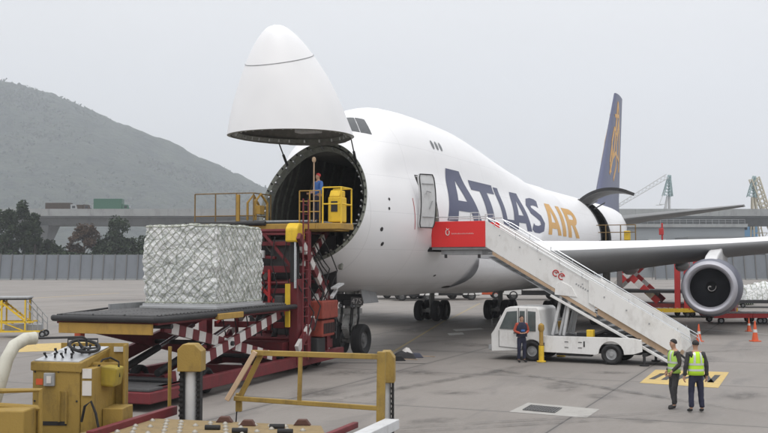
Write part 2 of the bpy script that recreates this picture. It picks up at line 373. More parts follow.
# interior: main deck floor, ceiling and bulkhead, wall ribs
mb = MB()
mb.add([L(4.45, -1.95, 5.0), L(4.45, 1.95, 5.0), L(8, 2.7, 5.0), L(14, 3.0, 5.0), L(47, 2.95, 5.0), L(47, -2.95, 5.0), L(14, -3.0, 5.0), L(8, -2.7, 5.0)], [tuple(range(8))])
for k in range(60): mb.tube([L(4.6+k*.3, -1.9, 5.03), L(4.6+k*.3, 1.9, 5.03)], .025, 5)
mb.build('cargo_floor', M['grey'], plane)
mb = MB(); mb.add([L(6.2, -1.35, 7.72), L(6.2, 1.35, 7.72), L(30, 1.7, 7.72), L(30, -1.7, 7.72)], [(0, 1, 2, 3)]); mb.add([L(6.2, -1.35, 7.72), L(6.2, 1.35, 7.72), L(5.6, 1.0, 7.8), L(5.6, -1.0, 7.8)], [(0, 1, 2, 3)])
mb.build('cargo_ceiling', M['hull_in'], plane)
for x in (5.3, 6.0, 6.7, 7.4, 9.2, 10, 11, 12, 13.5, 15):
    for s in (-1, 1):
        mb = MB(); pts = []
        for k in range(13):
            t = R(-35)+R(88)*k/12; y, z = sec(x, t); n_ = Vector((y, z-5.2)).normalized(); pts.append(L(x, s*(y-n_.x*.2), z-n_.y*.2))
        mb.tube(pts, .045, 5); mb.build('hull_rib', M['frame_green'], plane)
mb = MB(); mb.box(NG-5.6, NG-4.4, -1.1, 1.1, 3.5, 3.54); mb.beam(L(4.3, -1.2, 3.4), L(4.9, -1.2, 4.9), .12); mb.beam(L(4.3, 1.2, 3.4), L(4.9, 1.2, 4.9), .12); mb.beam(L(4.2, 0, 3.3), L(4.9, .5, 4.9), .1)
for k in range(7): mb.beam(L(4.7, -1.2+.4*k, 3.6), L(4.75, -1.2+.4*k, 4.95), .06, .1)
mb.box(NG-4.75, NG-4.65, -1.85, 1.85, 4.8, 4.95)
mb.build('sill_structure', M['frame_green'], plane)
mb = MB(); mb.box(NG-20, NG-19.9, -1.7, 1.7, 5.02, 7.73); mb.build('cargo_net_bulkhead', M['hull_in'], plane)
# passenger door leaf, swung out on its forward hinge
patches['d1'].free()
mb = MB(); dn_ = 14
def leafp(u, k, o):       # u across the leaf, k up its height, o thickness offset
    z = 4.98+2.05*k; bow = .16*math.sin(PI*min(1, max(0, k)))
    e = .10*max(0, abs(k-.5)-.42)/.08
    uu = .5+(u-.5)*(1-e*1.6)
    x = 7.55+.62*uu+o*.5; y = 2.98-.10*(k-.45)**2*4*.35+bow*.35+.42*uu-o*.85
    return L(x, y, z)
for o in (0, .09):
    mb.add([leafp(i/4, k/dn_, o) for k in range(dn_+1) for i in range(5)], [(k*5+i, k*5+i+1, k*5+i+6, k*5+i+5) for k in range(dn_) for i in range(4)])
for u in (0, 1):
    mb.add([leafp(u, k/dn_, o) for k in range(dn_+1) for o in (0, .09)], [(2*k, 2*k+1, 2*k+3, 2*k+2) for k in range(dn_)])
dl = mb.build('passenger_door', M['lgrey'], plane, smooth=True)
mb = MB()
pts = [leafp(.04, k/14, -.012) for k in range(15)]+[leafp(u/4, 1, -.012) for u in range(1, 4)]+[leafp(.96, 1-k/14, -.012) for k in range(15)]+[leafp(1-u/4, 0, -.012) for u in range(1, 4)]
mb.tube(pts+[pts[0]], .022, 6, cap=False); mb.build('door_edge_frame', M['dark'], dl)
mb = MB(); mb.tube([leafp(.3, .62, -.05), leafp(.35, .68, -.08), leafp(.6, .66, -.08)], .02, 6); mb.build('door_handle', M['grey'], dl)
mb = MB(); mb.tube([leafp(.55, .35, -.03), leafp(.7, .5, -.05)], .02, 6); mb.build('door_lever', M['grey'], dl)
for k in (.2, .82): mb = MB(); mb.tube([leafp(.15, k, -.03), leafp(.85, k, -.03)], .018, 5); mb.build('door_beam', M['grey'], dl)
mb = MB()
for (xa, za, xb, zb_) in ((8.27, 5.0, 8.27, 7.05), (8.27, 7.05, 9.44, 7.05), (9.44, 7.05, 9.44, 5.0), (9.44, 5.0, 8.27, 5.0)):
    mb.tube([side(xa+(xb-xa)*k/6, za+(zb_-za)*k/6, .005) for k in range(7)], .02, 6)
mb.build('door_surround', M['dark'], plane)
mb = MB(); mb.add([L(8.1, 1.9, 5.0), L(9.7, 1.9, 5.0), L(9.7, 1.9, 7.2), L(8.1, 1.9, 7.2)], [(0, 1, 2, 3)]); mb.build('door_lobby', M['dark'], plane)
# side cargo door raised
pb = patches['d2']; hz0 = side((D2[0]+D2[1])/2, D2[3], 0)
for v in pb.verts: v.co -= hz0
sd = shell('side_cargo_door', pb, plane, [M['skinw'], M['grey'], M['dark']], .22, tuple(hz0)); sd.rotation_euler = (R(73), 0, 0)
for xx in D2[:2]: mb = MB(); mb.tube([side(xx, D2[2]+(D2[3]-D2[2])*k/10, .0)+Vector((0, -.05, 0)) for k in range(11)], .12, 6); mb.build('cargo_door_frame', M['dark'], plane)
for s in (.4, 3.1): mb = MB(); mb.tube([side(D2[0]+s, 7.6, -.1), Vector((NG-D2[0]-s, hz0.y+1.3, hz0.z-.05))], .05, 6); mb.build('cargo_door_strut', M['chrome'], plane)
# projected decals
def decal(name, polys, m, sgn=1, parent=plane, grid=(.4, .12), off=.012):
    bm = bmesh.new()
    for poly in polys:
        bm.faces.new([bm.verts.new((x, 0, z)) for x, z in poly])
    xs_ = [v.co.x for v in bm.verts]; zs_ = [v.co.z for v in bm.verts]
    for ax, lo, hi, st in ((0, min(xs_), max(xs_), grid[0]), (2, min(zs_), max(zs_), grid[1])):
        k = lo+st
        while k < hi-1e-3:
            co = Vector((0, 0, 0)); co[ax] = k; no = Vector((0, 0, 0)); no[ax] = 1; cut(bm, co, no); k += st
    bmesh.ops.triangulate(bm, faces=bm.faces)
    for v in bm.verts: v.co = side(v.co.x, v.co.z, off, sgn)
    bmesh.ops.recalc_face_normals(bm, faces=bm.faces)
    me = bpy.data.meshes.new(name); bm.to_mesh(me); bm.free(); me.materials.append(m); me.shade_smooth()
    o = bpy.data.objects.new(name, me); COL.objects.link(o); o.parent = parent; return o
def glyph(ch):                                # polygons in a unit box, heavy display capitals
    if ch == 'A': return [[(0, 0), (.26, 0), (.315, .2), (.5, .2), (.5, .40), (.37, .40), (.5, .80), (.5, 1), (.31, 1)], [(.5, .2), (.685, .2), (.74, 0), (1, 0), (.69, 1), (.5, 1), (.5, .80), (.63, .40), (.5, .40)]]
    if ch == 'T': return [[(0, .78), (.35, .78), (.35, 0), (.65, 0), (.65, .78), (1, .78), (1, 1), (0, 1)]]
    if ch == 'L': return [[(0, 0), (1, 0), (1, .22), (.38, .22), (.38, 1), (0, 1)]]
    if ch == 'I': return [[(0, 0), (1, 0), (1, 1), (0, 1)]]
    if ch == 'S':
        c = [(.93, .74), (.88, .84), (.74, .885), (.5, .895), (.27, .86), (.17, .74), (.24, .62), (.5, .53), (.74, .44), (.83, .3), (.76, .16), (.5, .105), (.24, .115), (.12, .18), (.07, .28)]
        c = c[1:-1]; out = []
        w = [(.17, .105)]*len(c); l_, r_ = [], []
        for i, p in enumerate(c):
            a = c[max(i-1, 0)]; b = c[min(i+1, len(c)-1)]; dx, dz = b[0]-a[0], b[1]-a[1]; n_ = math.hypot(dx, dz)
            nx_, nz_ = -dz/n_, dx/n_; l_.append((p[0]+nx_*.155, p[1]+nz_*.105)); r_.append((p[0]-nx_*.155, p[1]-nz_*.105))
        return [[l_[i], l_[i+1], r_[i+1], r_[i]] for i in range(len(c)-1)]
    if ch == 'R':
        out = [[(0, 0), (.3, 0), (.3, 1), (0, 1)]]
        arc_o = [(.62+.38*math.sin(PI*k/10), .71+.29*math.cos(PI*k/10)) for k in range(11)]
        arc_i = [(.60+.10*math.sin(PI*k/10), .71+.085*math.cos(PI*k/10)) for k in range(11)]
        out.append([(.3, 1), (.3, .795), arc_i[0], arc_o[0]])
        out += [[arc_o[i], arc_i[i], arc_i[i+1], arc_o[i+1]] for i in range(10)]
        out.append([arc_o[10], arc_i[10], (.3, .625), (.3, .42)])
        out.append([(.42, .42), (.72, .42), (1, 0), (.68, 0)])
        return out
def word(name, items, m):
    ps = []
    for ch, x0, x1, z0, z1 in items:
        for g in glyph(ch): ps.append([(x0+(x1-x0)*a+.10*(x1-x0)*b*0, z0+(z1-z0)*b) for a, b in g])
    decal(name, ps, m)
word('blue_lettering', [('A', 10.35, 14.7, 5.35, 7.62), ('T', 14.4, 17.9, 5.32, 7.32), ('L', 18.1, 20.0, 5.3, 7.25), ('A', 19.75, 23.3, 5.25, 7.2), ('S', 23.2, 26.3, 5.2, 7.12)], M['blue'])
word('gold_lettering', [('A', 26.8, 30.0, 5.2, 7.0), ('I', 30.35, 31.25, 5.18, 6.98), ('R', 31.8, 34.9, 5.15, 6.95)], M['gold'])
def disc(x, z, rx, rz, n=14): return [(x+rx*math.cos(2*PI*k/n), z+rz*math.sin(2*PI*k/n)) for k in range(n)]
for s in (1, -1):
    for x in (11.0, 11.45, 11.9): decal('upper_deck_window', [disc(x, 8.55, .12, .19)], M['glass'], s, grid=(.5, .5), off=.02)
for x, z, q in ((5.77, 5.97, .055), (5.7, 5.62, .055), (5.3, 4.85, .08), (5.55, 4.32, .075)): decal('static_port', [disc(x, z, q, q)], M['dark'], grid=(1, 1))
decal('service_hatch_outline', [[(7.42, 4.9), (7.46, 4.9), (7.46, 6.1), (7.42, 6.1)]], M['bred'], grid=(1, .2))
decal('access_panel', [disc(11.2, 3.1, .12, .04), ], M['dark'], grid=(1, 1)); decal('access_panel', [disc(14.6, 2.55, .5, .05)], M['dark'], grid=(1, 1))
# windscreen panes laid on the hull
def pane(nm, c4, n=8):
    mb = MB(); g = []
    for i in range(n+1):
        for j in range(n+1):
            a = Vector(c4[0]).lerp(Vector(c4[1]), i/n); b = Vector(c4[3]).lerp(Vector(c4[2]), i/n); p = Vector(L(*a.lerp(b, j/n)))
            h = BV.find_nearest(p); nn = h[1]
            if nn.dot(h[0]-Vector((h[0].x-1, 0, 6))) < 0: nn = -nn
            g.append(h[0]+nn*.02)
    mb.add(g, [(i*(n+1)+j, (i+1)*(n+1)+j, (i+1)*(n+1)+j+1, i*(n+1)+j+1) for i in range(n) for j in range(n)]); mb.build(nm, M['glass'], plane, smooth=True)
for s in (1, -1):
    pane('cockpit_window', [(6.85, s*.07, 9.25), (6.95, s*.50, 9.22), (6.24, s*1.08, 8.55), (6.10, s*.12, 8.66)])
    pane('cockpit_window', [(6.955, s*.53, 9.22), (7.03, s*.90, 9.17), (6.46, s*1.48, 8.48), (6.25, s*1.11, 8.545)])
    pane('cockpit_side_window', [(7.12, s*.98, 9.14), (7.45, s*1.14, 9.10), (7.3, s*1.66, 8.55), (6.6, s*1.55, 8.45)]) if 0 else None
# wings, tail
def foil(n=16, t=.12):
    up = []; lo = []
    for k in range(n+1):
        x = .5*(1-math.cos(PI*k/n)); y = 5*t*(.2969*math.sqrt(x)-.126*x-.3516*x*x+.2843*x**3-.1015*x**4)
        up.append((x, y*1.05)); lo.append((x, -y*.95))
    return up[::-1]+lo[1:]
def loft(mb, secs, vert=False, mi=0):
    rings = []
    for (x, y, z, c, t, inc) in secs:
        r = []
        for a, b in foil(t=t):
            dx = (a*math.cos(inc)+b*math.sin(inc))*c; dz = (-a*math.sin(inc)+b*math.cos(inc))*c
            r.append(L(x+dx, y+dz, z) if vert else L(x+dx, y, z+dz))
        rings.append(r)
    n = len(rings[0]); vs = [v for r in rings for v in r]
    fs = [(i*n+k, i*n+(k+1) % n, (i+1)*n+(k+1) % n, (i+1)*n+k) for i in range(len(rings)-1) for k in range(n)]
    fs += [tuple(range(n)), tuple((len(rings)-1)*n+k for k in range(n-1, -1, -1))]
    mb.add(vs, fs, mi)
def zw(y): return 4.12+.062*(y-3.25)+.0009*(y-3.25)**2
for s in (1, -1):
    mb = MB(); W = []
    for y, xl, ch, t in ((1.5, 18.6, 17.4, .135), (3.25, 20.3, 15.6, .135), (6, 22.7, 13.6, .125), (9, 25.3, 11.7, .115), (12.5, 28.4, 9.6, .105), (17, 32.4, 8.2, .10), (22, 36.8, 6.8, .095), (27, 41.2, 5.3, .09), (32.2, 45.8, 3.8, .08)):
        W.append((xl, s*y, zw(y)-.25, ch, t, R(3.0-3.5*y/32)))
    loft(mb, W)
    # tint: one mesh with bright slat leading edge as second material
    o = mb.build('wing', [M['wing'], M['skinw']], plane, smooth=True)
    n = len(foil())
    me = o.data
    for p in me.polygons[:]:
        if len(p.vertices) == 4:
            k = p.index % n
            if 10 <= k <= 14: p.material_index = 1
    me.set_sharp_from_angle(angle=R(60))
    for y, xl, ln in ((6.2, 33.5, 6), (9.3, 34, 5.5), (15, 37.5, 4.8), (19, 40, 4.2)):
        mb = MB(); zc = zw(y)-1.15
        mb.tube([L(xl+ln*k/8, s*y, zc+.02*k) for k in range(9)], [.02, .22, .32, .36, .36, .32, .25, .15, .02], 10); mb.build('flap_fairing', M['wing'], plane, smooth=True)
    mb = MB(); loft(mb, [(57.6, s*.4, 7.15, 9.6, .10, 0), (60.2, s*3.2, 7.6, 7.4, .09, 0), (69.0-2.3, s*11.1, 8.75, 2.6, .08, 0)])
    mb.build('tailplane', M['wing'], plane, smooth=True)
    # belly fairing share
mb = MB()
prof = pchip([(15, 0), (18, .55), (22, .9), (30, 1.0), (37, .9), (41, .5), (44, 0)])
vs = []; fs = []; st = [15+29*k/30 for k in range(31)]
for x in st:
    p = max(prof(x), .001)
    for k in range(25):
        t = PI+PI*k/24; vs.append(L(x, (3.0+.45*p)*math.cos(t), 3.72+(1.48+.24*p)*math.copysign(abs(math.sin(t))**.75, math.sin(t))+.1*(1-p)))
for i in range(30):
    for k in range(24): fs.append((i*25+k, i*25+k+1, (i+1)*25+k+1, (i+1)*25+k))
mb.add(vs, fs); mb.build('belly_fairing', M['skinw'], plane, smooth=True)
mb = MB(); loft(mb, [(54.5, 0, 8.0, 13.0, .095, 0), (57.2, 0, 9.6, 10.2, .095, 0), (65.8, 0, 19.4, 4.0, .085, 0)], vert=True)
fin = mb.build('tail_fin', M['finblue'], plane, smooth=True)
def finy(x, z, s):       # half thickness of the fin at a point
    t = (z-8.0)/1.6 if z < 9.6 else (z-9.6)/9.8
    xl, c = ((54.5+2.7*t, 13-2.8*t) if z < 9.6 else (57.2+8.6*t, 10.2-6.2*t))
    a = min(max((x-xl)/c, .001), .999); th_ = .095-.01*max(0, (z-9.6)/9.8)
    return s*(5*th_*(.2969*math.sqrt(a)-.126*a-.3516*a*a+.2843*a**3-.1015*a**4)*c+.03)
for s in (1, -1):
    mb = MB()
    strokes = [[(60.6, 11.4), (63.2, 13.8), (66.4, 18.6), (66.6, 15.6), (66.2, 12.0)], [(62.0, 12.9), (64.0, 13.6), (66.3, 13.0)], [(62.2, 13.0), (62.5, 14.4), (64.0, 15.9), (65.0, 15.2), (66.6, 17.0)], [(62.2, 11.0), (64.2, 12.4), (64.6, 14.6), (66.2, 16.2)], [(64.6, 17.1), (66.8, 17.3)], [(61.2, 11.6), (61.1, 12.4), (62.5, 14.2)]]
    for st_ in strokes:
        for (a, b), (c, d) in zip(st_[:-1], st_[1:]):
            n = 10
            for k in range(n):
                x0, z0, x1, z1 = a+(c-a)*k/n, b+(d-b)*k/n, a+(c-a)*(k+1)/n, b+(d-b)*(k+1)/n
                mb.beam(L(x0, finy(x0, z0, s), z0), L(x1, finy(x1, z1, s), z1), .03, .32, up=(0, 0, 1) if abs(z1-z0) < abs(x1-x0) else (1, 0, 0))
    mb.build('tail_emblem', M['gold'], fin)
# engines
def engine(s, xe, ye, ze, xw, sub):
    e = bpy.data.objects.new('engine', None); COL.objects.link(e); e.parent = plane; e.location = L(xe, s*ye, ze)
    mb = MB(); mb.lathe([(-.30, 1.345), (-.7, 1.43), (-1.5, 1.49), (-2.4, 1.47), (-3.4, 1.36), (-4.1, 1.2), (-4.1, 1.12), (-3.0, 1.15)], 56); mb.build('cowl', M['bluecowl'], e, smooth=True)
    mb = MB(); mb.lathe([(-.30, 1.345), (-.12, 1.30), (-.03, 1.245), (0, 1.17), (-.03, 1.09), (-.12, 1.03), (-.3, .985), (-.5, .975)], 64); mb.build('intake_lip', M['lip'], e, smooth=True)
    mb = MB(); mb.lathe([(-.5, .974), (-.85, 1.03), (-1.15, 1.13), (-1.6, 1.15)], 48); mb.lathe([(-1.62, 1.16), (-1.62, .01)], 48); mb.build('intake_duct', M['duct'], e, smooth=True)
    mb = MB()
    for k in range(38):
        t = 2*PI*k/38
        pr_ = []
        for j in range(6):
            r = .28+j*.168; tw = .5+.5*j/5; w = .12*(1+.7*j/5); tt = t+.05*j
            c, si = math.cos(tt), math.sin(tt); pr_.append(((-1.28-w*.35, r*c-w*.55*-si, r*si-w*.55*c), (-1.28+w*.2, r*c+w*.55*-si, r*si+w*.55*c)))
        vs = [p for q in pr_ for p in q]; mb.add(vs, [(2*j, 2*j+1, 2*j+3, 2*j+2) for j in range(5)])
    mb.build('fan', M['fan'], e, smooth=True)
    mb = MB(); mb.lathe([(-.78, .001), (-.82, .08), (-.95, .17), (-1.15, .26), (-1.35, .31)], 32); sp = mb.build('spinner', M['dark'], e, smooth=True)
    mb = MB(); pts = []
    for k in range(26):
        t = k/25; a = 1.2+t*5.4; r = .03+.22*t; pts.append((-.775-.40*(r/.26)**1.5*.9+.02, r*math.cos(a), r*math.sin(a)))
    mb.tube(pts, [.035-.022*k/25 for k in range(26)], 6)
    o = mb.build('spiral_mark', M['stripew'], sub and e or e)
    mb = MB(); mb.lathe([(-3.0, .95), (-4.1, .86), (-5.0, .7), (-5.9, .52), (-5.9, .45), (-5.2, .4), (-6.6, .02)], 32); mb.build('core_nozzle', M['alu'], e, smooth=True)
    # pylon
    mb = MB(); P = []; zwl = zw(ye)-.25-ze
    pl = [(-.9, 1.40), (-1.6, 1.62), (xe-xw-.2, zwl-.12), (xe-xw-.7, zwl+.12), (xe-xw-4.5, zwl-.45), (-6.6, .75), (-4.2, .6)]
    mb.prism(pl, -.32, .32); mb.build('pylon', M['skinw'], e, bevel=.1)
engine(1, 24.2, 12.0, 2.38, 28.0, 1); engine(-1, 24.2, 12.0, 2.38, 28.0, 1)
engine(1, 32.3, 20.9, 3.05, 35.9, 1); engine(-1, 32.3, 20.9, 3.05, 35.9, 1)
# landing gear
def wheel_mb(r=.62, w=.44, c=(0, 0, 0)):
    mb = MB(); h = w/2
    mb.lathe([(-h*.55, r*.52), (-h*.8, r*.6), (-h, r*.8), (-h*.82, r*.95), (-h*.5, r), (-h*.48, r*.985), (-h*.40, r*.985), (-h*.38, r), (h*.38, r), (h*.4, r*.985), (h*.48, r*.985), (h*.5, r), (h*.82, r*.95), (h, r*.8), (h*.8, r*.6), (h*.55, r*.52)], 36, 'y', c, 0)
    for s in (-1, 1): mb.lathe([(s*h*.55, r*.52), (s*h*.35, r*.46), (s*h*.45, r*.25), (s*h*.7, r*.2), (s*h*.7, .001)], 24, 'y', c, 1)
    return mb
def gear(name, x, y, wheels, r, legtop, extra):
    g = bpy.data.objects.new(name, None); COL.objects.link(g); g.parent = plane; g.location = L(x, y, 0)
    for (dx, dy) in wheels: wheel_mb(r, .42 if r < .61 else .46, (0, 0, 0)).build('wheel', [M['black'], M['hub']], g, smooth=True, loc=(dx, dy, r))
    extra(g); return g
def main_extra(s):
    def f(g):
        mb = MB(); mb.beam((-.8, 0, .66), (.8, 0, .66), .22, .26)
        for dx in (-.74, .74): mb.tube([(dx, -.5, .62), (dx, .5, .62)], .1, 8)
        mb.tube([(0, 0, .7), (0, 0, 1.7)], .15, 12, 0); mb.tube([(0, 0, 1.7), (0, 0, 3.6)], .22, 12)
        mb.tube([(0, 0, 1.9), (-1.3, -s*.2, 3.4)], .09, 8); mb.tube([(0, 0, 1.6), (.1, -s*1.2, 3.2)], .08, 8)
        mb.beam((.22, 0, .8), (.42, 0, 1.3), .12); mb.beam((.42, 0, 1.3), (.2, 0, 1.8), .12)
        mb.build('strut', M['gearp'], g, smooth=False)
        mb = MB(); mb.box(-.7, .8, s*.75, s*.8, 1.7, 3.2); mb.build('gear_door', M['skinw'], g, bevel=.02)
    return f
for x, y in ((31.8, 5.5), (31.8, -5.5), (34.87, 1.92), (34.87, -1.92)):
    gear('main_gear', x, y, [(dx, dy) for dx in (-.74, .74) for dy in (-.56, .56)], .63, 3.5, main_extra(1 if y > 0 else -1))
def nose_extra(g):
    mb = MB(); mb.tube([(0, -.5, .6), (0, .5, .6)], .1, 10); mb.tube([(0, 0, .5), (0, 0, 1.5)], .16, 12); mb.tube([(0, 0, 1.3), (-.05, 0, 2.9)], .23, 14)
    mb.box(.02, .2, -.2, .2, .75, 1.5); mb.beam((.2, 0, .7), (.5, 0, 1.1), .26, .08); mb.beam((.5, 0, 1.1), (.2, 0, 1.6), .26, .08)
    mb.tube([(0, .12, 1.6), (-1.4, .3, 2.6)], .08, 8); mb.tube([(0, -.12, 1.6), (-1.4, -.3, 2.6)], .08, 8)
    mb.box(-.2, .3, -.42, .42, 1.62, 1.84); mb.tube([(.12, .34, 1.7), (.12, .34, 2.5)], .07, 8); mb.tube([(.12, -.34, 1.7), (.12, -.34, 2.5)], .07, 8)
    mb.build('strut', M['gearp'], g, smooth=True)
    mb = MB(); mb.box(-.15, .2, -.5, .5, 2.1, 2.4); mb.box(.1, .34, -.15, .2, 1.95, 2.15); mb.tube([(.2, .45, 1.9), (.3, .5, 1.5), (.2, .4, 1.2)], .04, 6); mb.tube([(.2, -.45, 2.1), (.35, -.5, 1.6), (.2, -.35, 1.1)], .04, 6); mb.build('steering_box', M['dark'], g)
    for k, (y0, y1) in enumerate(((.12, .2), (-.12, -.2), (.05, .28), (-.06, -.26))):
        mb = MB(); mb.tube([(.3, y0, .8), (.42, y1, 1.3), (.32, y1*.9, 1.7), (.25, y1, 2.2)], .024, 6); mb.build('hydraulic_line', M['black'], g, smooth=True)
    mb = MB()
    for yy in (-.09, .07):
        for zz in (.95, 1.22): mb.lathe([(.205, .001), (.205, .05)], 10, 'x', (0, yy, zz))
    mb.build('lightening_hole', M['dark'], g)
    mb = MB(); mb.hexa([(.36, .20, 1.98), (.36, .72, 1.98), (.38, .72, 1.98), (.38, .20, 1.98), (.36, .20, 2.3), (.36, .72, 2.3), (.38, .72, 2.3), (.38, .20, 2.3)]); npl = mb.build('number_plate', M['hub'], g)
    cu = bpy.data.curves.new('num', 'FONT'); cu.body = '475'; cu.size = .30; cu.align_x = 'CENTER'; cu.extrude = .002; to = bpy.data.objects.new('num', cu); COL.objects.link(to); bpy.context.view_layer.update()
    tm = bpy.data.meshes.new_from_object(to.evaluated_get(bpy.context.evaluated_depsgraph_get())); bpy.data.objects.remove(to); tm.name = 'plate_digits'; tm.materials.clear(); tm.materials.append(M['stripew'])
    no = bpy.data.objects.new('plate_digits', tm); COL.objects.link(no); no.parent = npl; no.location = (.386, .46, 2.04); no.rotation_euler = (R(90), 0, R(90))
    for s in (-1, 1):
        mb = MB(); mb.hexa([(-.9, s*.80, 2.05), (.5, s*.80, 2.05), (.5, s*.83, 2.05), (-.9, s*.83, 2.05), (-.9, s*.62, 2.7), (.5, s*.62, 2.75), (.5, s*.65, 2.75), (-.9, s*.65, 2.7)]); mb.build('gear_door', M['grey'], g)
        mb = MB(); mb.lathe([(.16, .001), (.16, .08), (.08, .09), (.02, .03)], 16, 'x', (.24, s*.25, 1.95)); mb.build('taxi_light', M['chrome'], g, smooth=True)
gear('nose_gear', 7.72, 0, [(0, -.46), (0, .46)], .62, 2.8, nose_extra)
M['paint_yf'] = mat('faded_yellow_marking', (.34, .27, .14), .75, var=.2, scale=3, dirt=(.25, .23, .2), damt=.9)
# ------------------------------------------------------------------ SETTING
def ground_mat():
    m, n, l, b = nodes('apron_concrete'); b.inputs['Roughness'].default_value = .8
    tc = n.new('ShaderNodeTexCoord'); mp = n.new('ShaderNodeMapping'); mp.inputs['Rotation'].default_value = (0, 0, TH); mp.inputs['Location'].default_value = (1.55, 2.6, 0)
    l.new(tc.outputs['Object'], mp.inputs['Vector']); sep = n.new('ShaderNodeSeparateXYZ'); l.new(mp.outputs[0], sep.inputs[0])
    def math_(op, a, b_=None):
        k = n.new('ShaderNodeMath'); k.operation = op
        for i, v in enumerate((a, b_)):
            if v is None: continue
            if isinstance(v, (int, float)): k.inputs[i].default_value = v
            else: l.new(v, k.inputs[i])
        return k.outputs[0]
    P = 7.6
    def joint(src):
        f = math_('FRACT', math_('DIVIDE', src, P)); d = math_('ABSOLUTE', math_('SUBTRACT', f, .5)); return d
    jx, jy = joint(sep.outputs['X']), joint(sep.outputs['Y'])
    jm = math_('MINIMUM', jx, jy)
    nzw = n.new('ShaderNodeTexNoise'); nzw.inputs['Scale'].default_value = 2; l.new(tc.outputs['Object'], nzw.inputs['Vector'])
    jw = math_('LESS_THAN', jm, .0032)
    jsoft = n.new('ShaderNodeMapRange'); jsoft.inputs[1].default_value = .0; jsoft.inputs[2].default_value = .03; jsoft.inputs[3].default_value = .35; jsoft.inputs[4].default_value = 0; l.new(jm, jsoft.inputs[0])
    # per slab tone
    vx = math_('FLOOR', math_('ADD', math_('DIVIDE', sep.outputs['X'], P), .5)); vy = math_('FLOOR', math_('ADD', math_('DIVIDE', sep.outputs['Y'], P), .5))
    cb = n.new('ShaderNodeCombineXYZ'); l.new(vx, cb.inputs[0]); l.new(vy, cb.inputs[1]); wn = n.new('ShaderNodeTexWhiteNoise'); l.new(cb.outputs[0], wn.inputs['Vector'])
    big = n.new('ShaderNodeTexNoise'); big.inputs['Scale'].default_value = .09; big.inputs['Detail'].default_value = 8; big.inputs['Roughness'].default_value = .62; l.new(mp.outputs[0], big.inputs['Vector'])
    fine = n.new('ShaderNodeTexNoise'); fine.inputs['Scale'].default_value = 9; fine.inputs['Detail'].default_value = 8; fine.inputs['Roughness'].default_value = .75; l.new(mp.outputs[0], fine.inputs['Vector'])
    st = n.new('ShaderNodeTexNoise'); st.inputs['Scale'].default_value = .55; st.inputs['Detail'].default_value = 7; st.inputs['Roughness'].default_value = .68; st.inputs['Distortion'].default_value = .6
    mps = n.new('ShaderNodeMapping'); mps.inputs['Scale'].default_value = (1.4, .35, 1); l.new(mp.outputs[0], mps.inputs[0]); l.new(mps.outputs[0], st.inputs['Vector'])
    def mix(f, a, c):
        k = n.new('ShaderNodeMix'); k.data_type = 'RGBA'
        for i, v in ((0, f), (6, a), (7, c)):
            if isinstance(v, tuple): k.inputs[i].default_value = (*v, 1)
            elif isinstance(v, float): k.inputs[i].default_value = v
            else: l.new(v, k.inputs[i])
        return k.outputs[2]
    def mr(src, a, b_, c, d):
        k = n.new('ShaderNodeMapRange'); l.new(src, k.inputs[0])
        for i, v in enumerate((a, b_, c, d)): k.inputs[i+1].default_value = v
        return k.outputs[0]
    c = mix(mr(big.outputs['Fac'], .35, .65, 0, 1), (.19, .172, .156), (.262, .24, .22))
    c = mix(mr(wn.outputs['Value'], 0, 1, 0, .38), c, (.20, .185, .175))
    c = mix(mr(fine.outputs['Fac'], .42, .72, 0, .4), c, (.16, .15, .14))
    c = mix(mr(st.outputs['Fac'], .53, .72, 0, .62), c, (.09, .085, .082))
    c = mix(jsoft.outputs[0], c, (.13, .122, .115))
    c = mix(math_('MULTIPLY', jw, .8), c, (.05, .047, .045))
    l.new(c, b.inputs['Base Color'])
    r = mr(st.outputs['Fac'], .4, .75, .85, .55); l.new(r, b.inputs['Roughness'])
    bp = n.new('ShaderNodeBump'); bp.inputs['Strength'].default_value = .35; bp.inputs['Distance'].default_value = .01; l.new(fine.outputs['Fac'], bp.inputs['Height']); l.new(bp.outputs['Normal'], b.inputs['Normal'])
    return m
mb = MB()
n_ = 24
gx = [-2300+4600*i/n_ for i in range(n_+1)]; gy = [-300+3500*i/n_ for i in range(n_+1)]
mb.add([(x, y, 0) for x in gx for y in gy], [(i*(n_+1)+j, (i+1)*(n_+1)+j, (i+1)*(n_+1)+j+1, i*(n_+1)+j+1) for i in range(n_) for j in range(n_)])
tag(mb.build('ground', ground_mat()), kind='structure')
# haze
mb = MB(); mb.box(-3900, 2600, -400, 3400, -1, 620)
hm = bpy.data.materials.new('haze'); hm.use_nodes = True; hn = hm.node_tree
for k in list(hn.nodes):
    if k.type == 'BSDF_PRINCIPLED': hn.nodes.remove(k)
pv = hn.nodes.new('ShaderNodeVolumePrincipled'); pv.inputs['Color'].default_value = (.88, .93, 1.0, 1); pv.inputs['Density'].default_value = .00030; pv.inputs['Anisotropy'].default_value = .2
hn.links.new(pv.outputs[0], [k for k in hn.nodes if k.type == 'OUTPUT_MATERIAL'][0].inputs['Volume'])
tag(mb.build('haze', hm), kind='stuff')
# light
w = bpy.data.worlds.new('World'); sc.world = w; w.use_nodes = True; wn_ = w.node_tree; bg = wn_.nodes['Background']
SE, SR = R(66), R(190)
sky = wn_.nodes.new('ShaderNodeTexSky'); sky.sky_type = 'NISHITA'; sky.sun_disc = False; sky.sun_elevation = SE; sky.sun_rotation = SR; sky.dust_density = 6; sky.air_density = 1.5
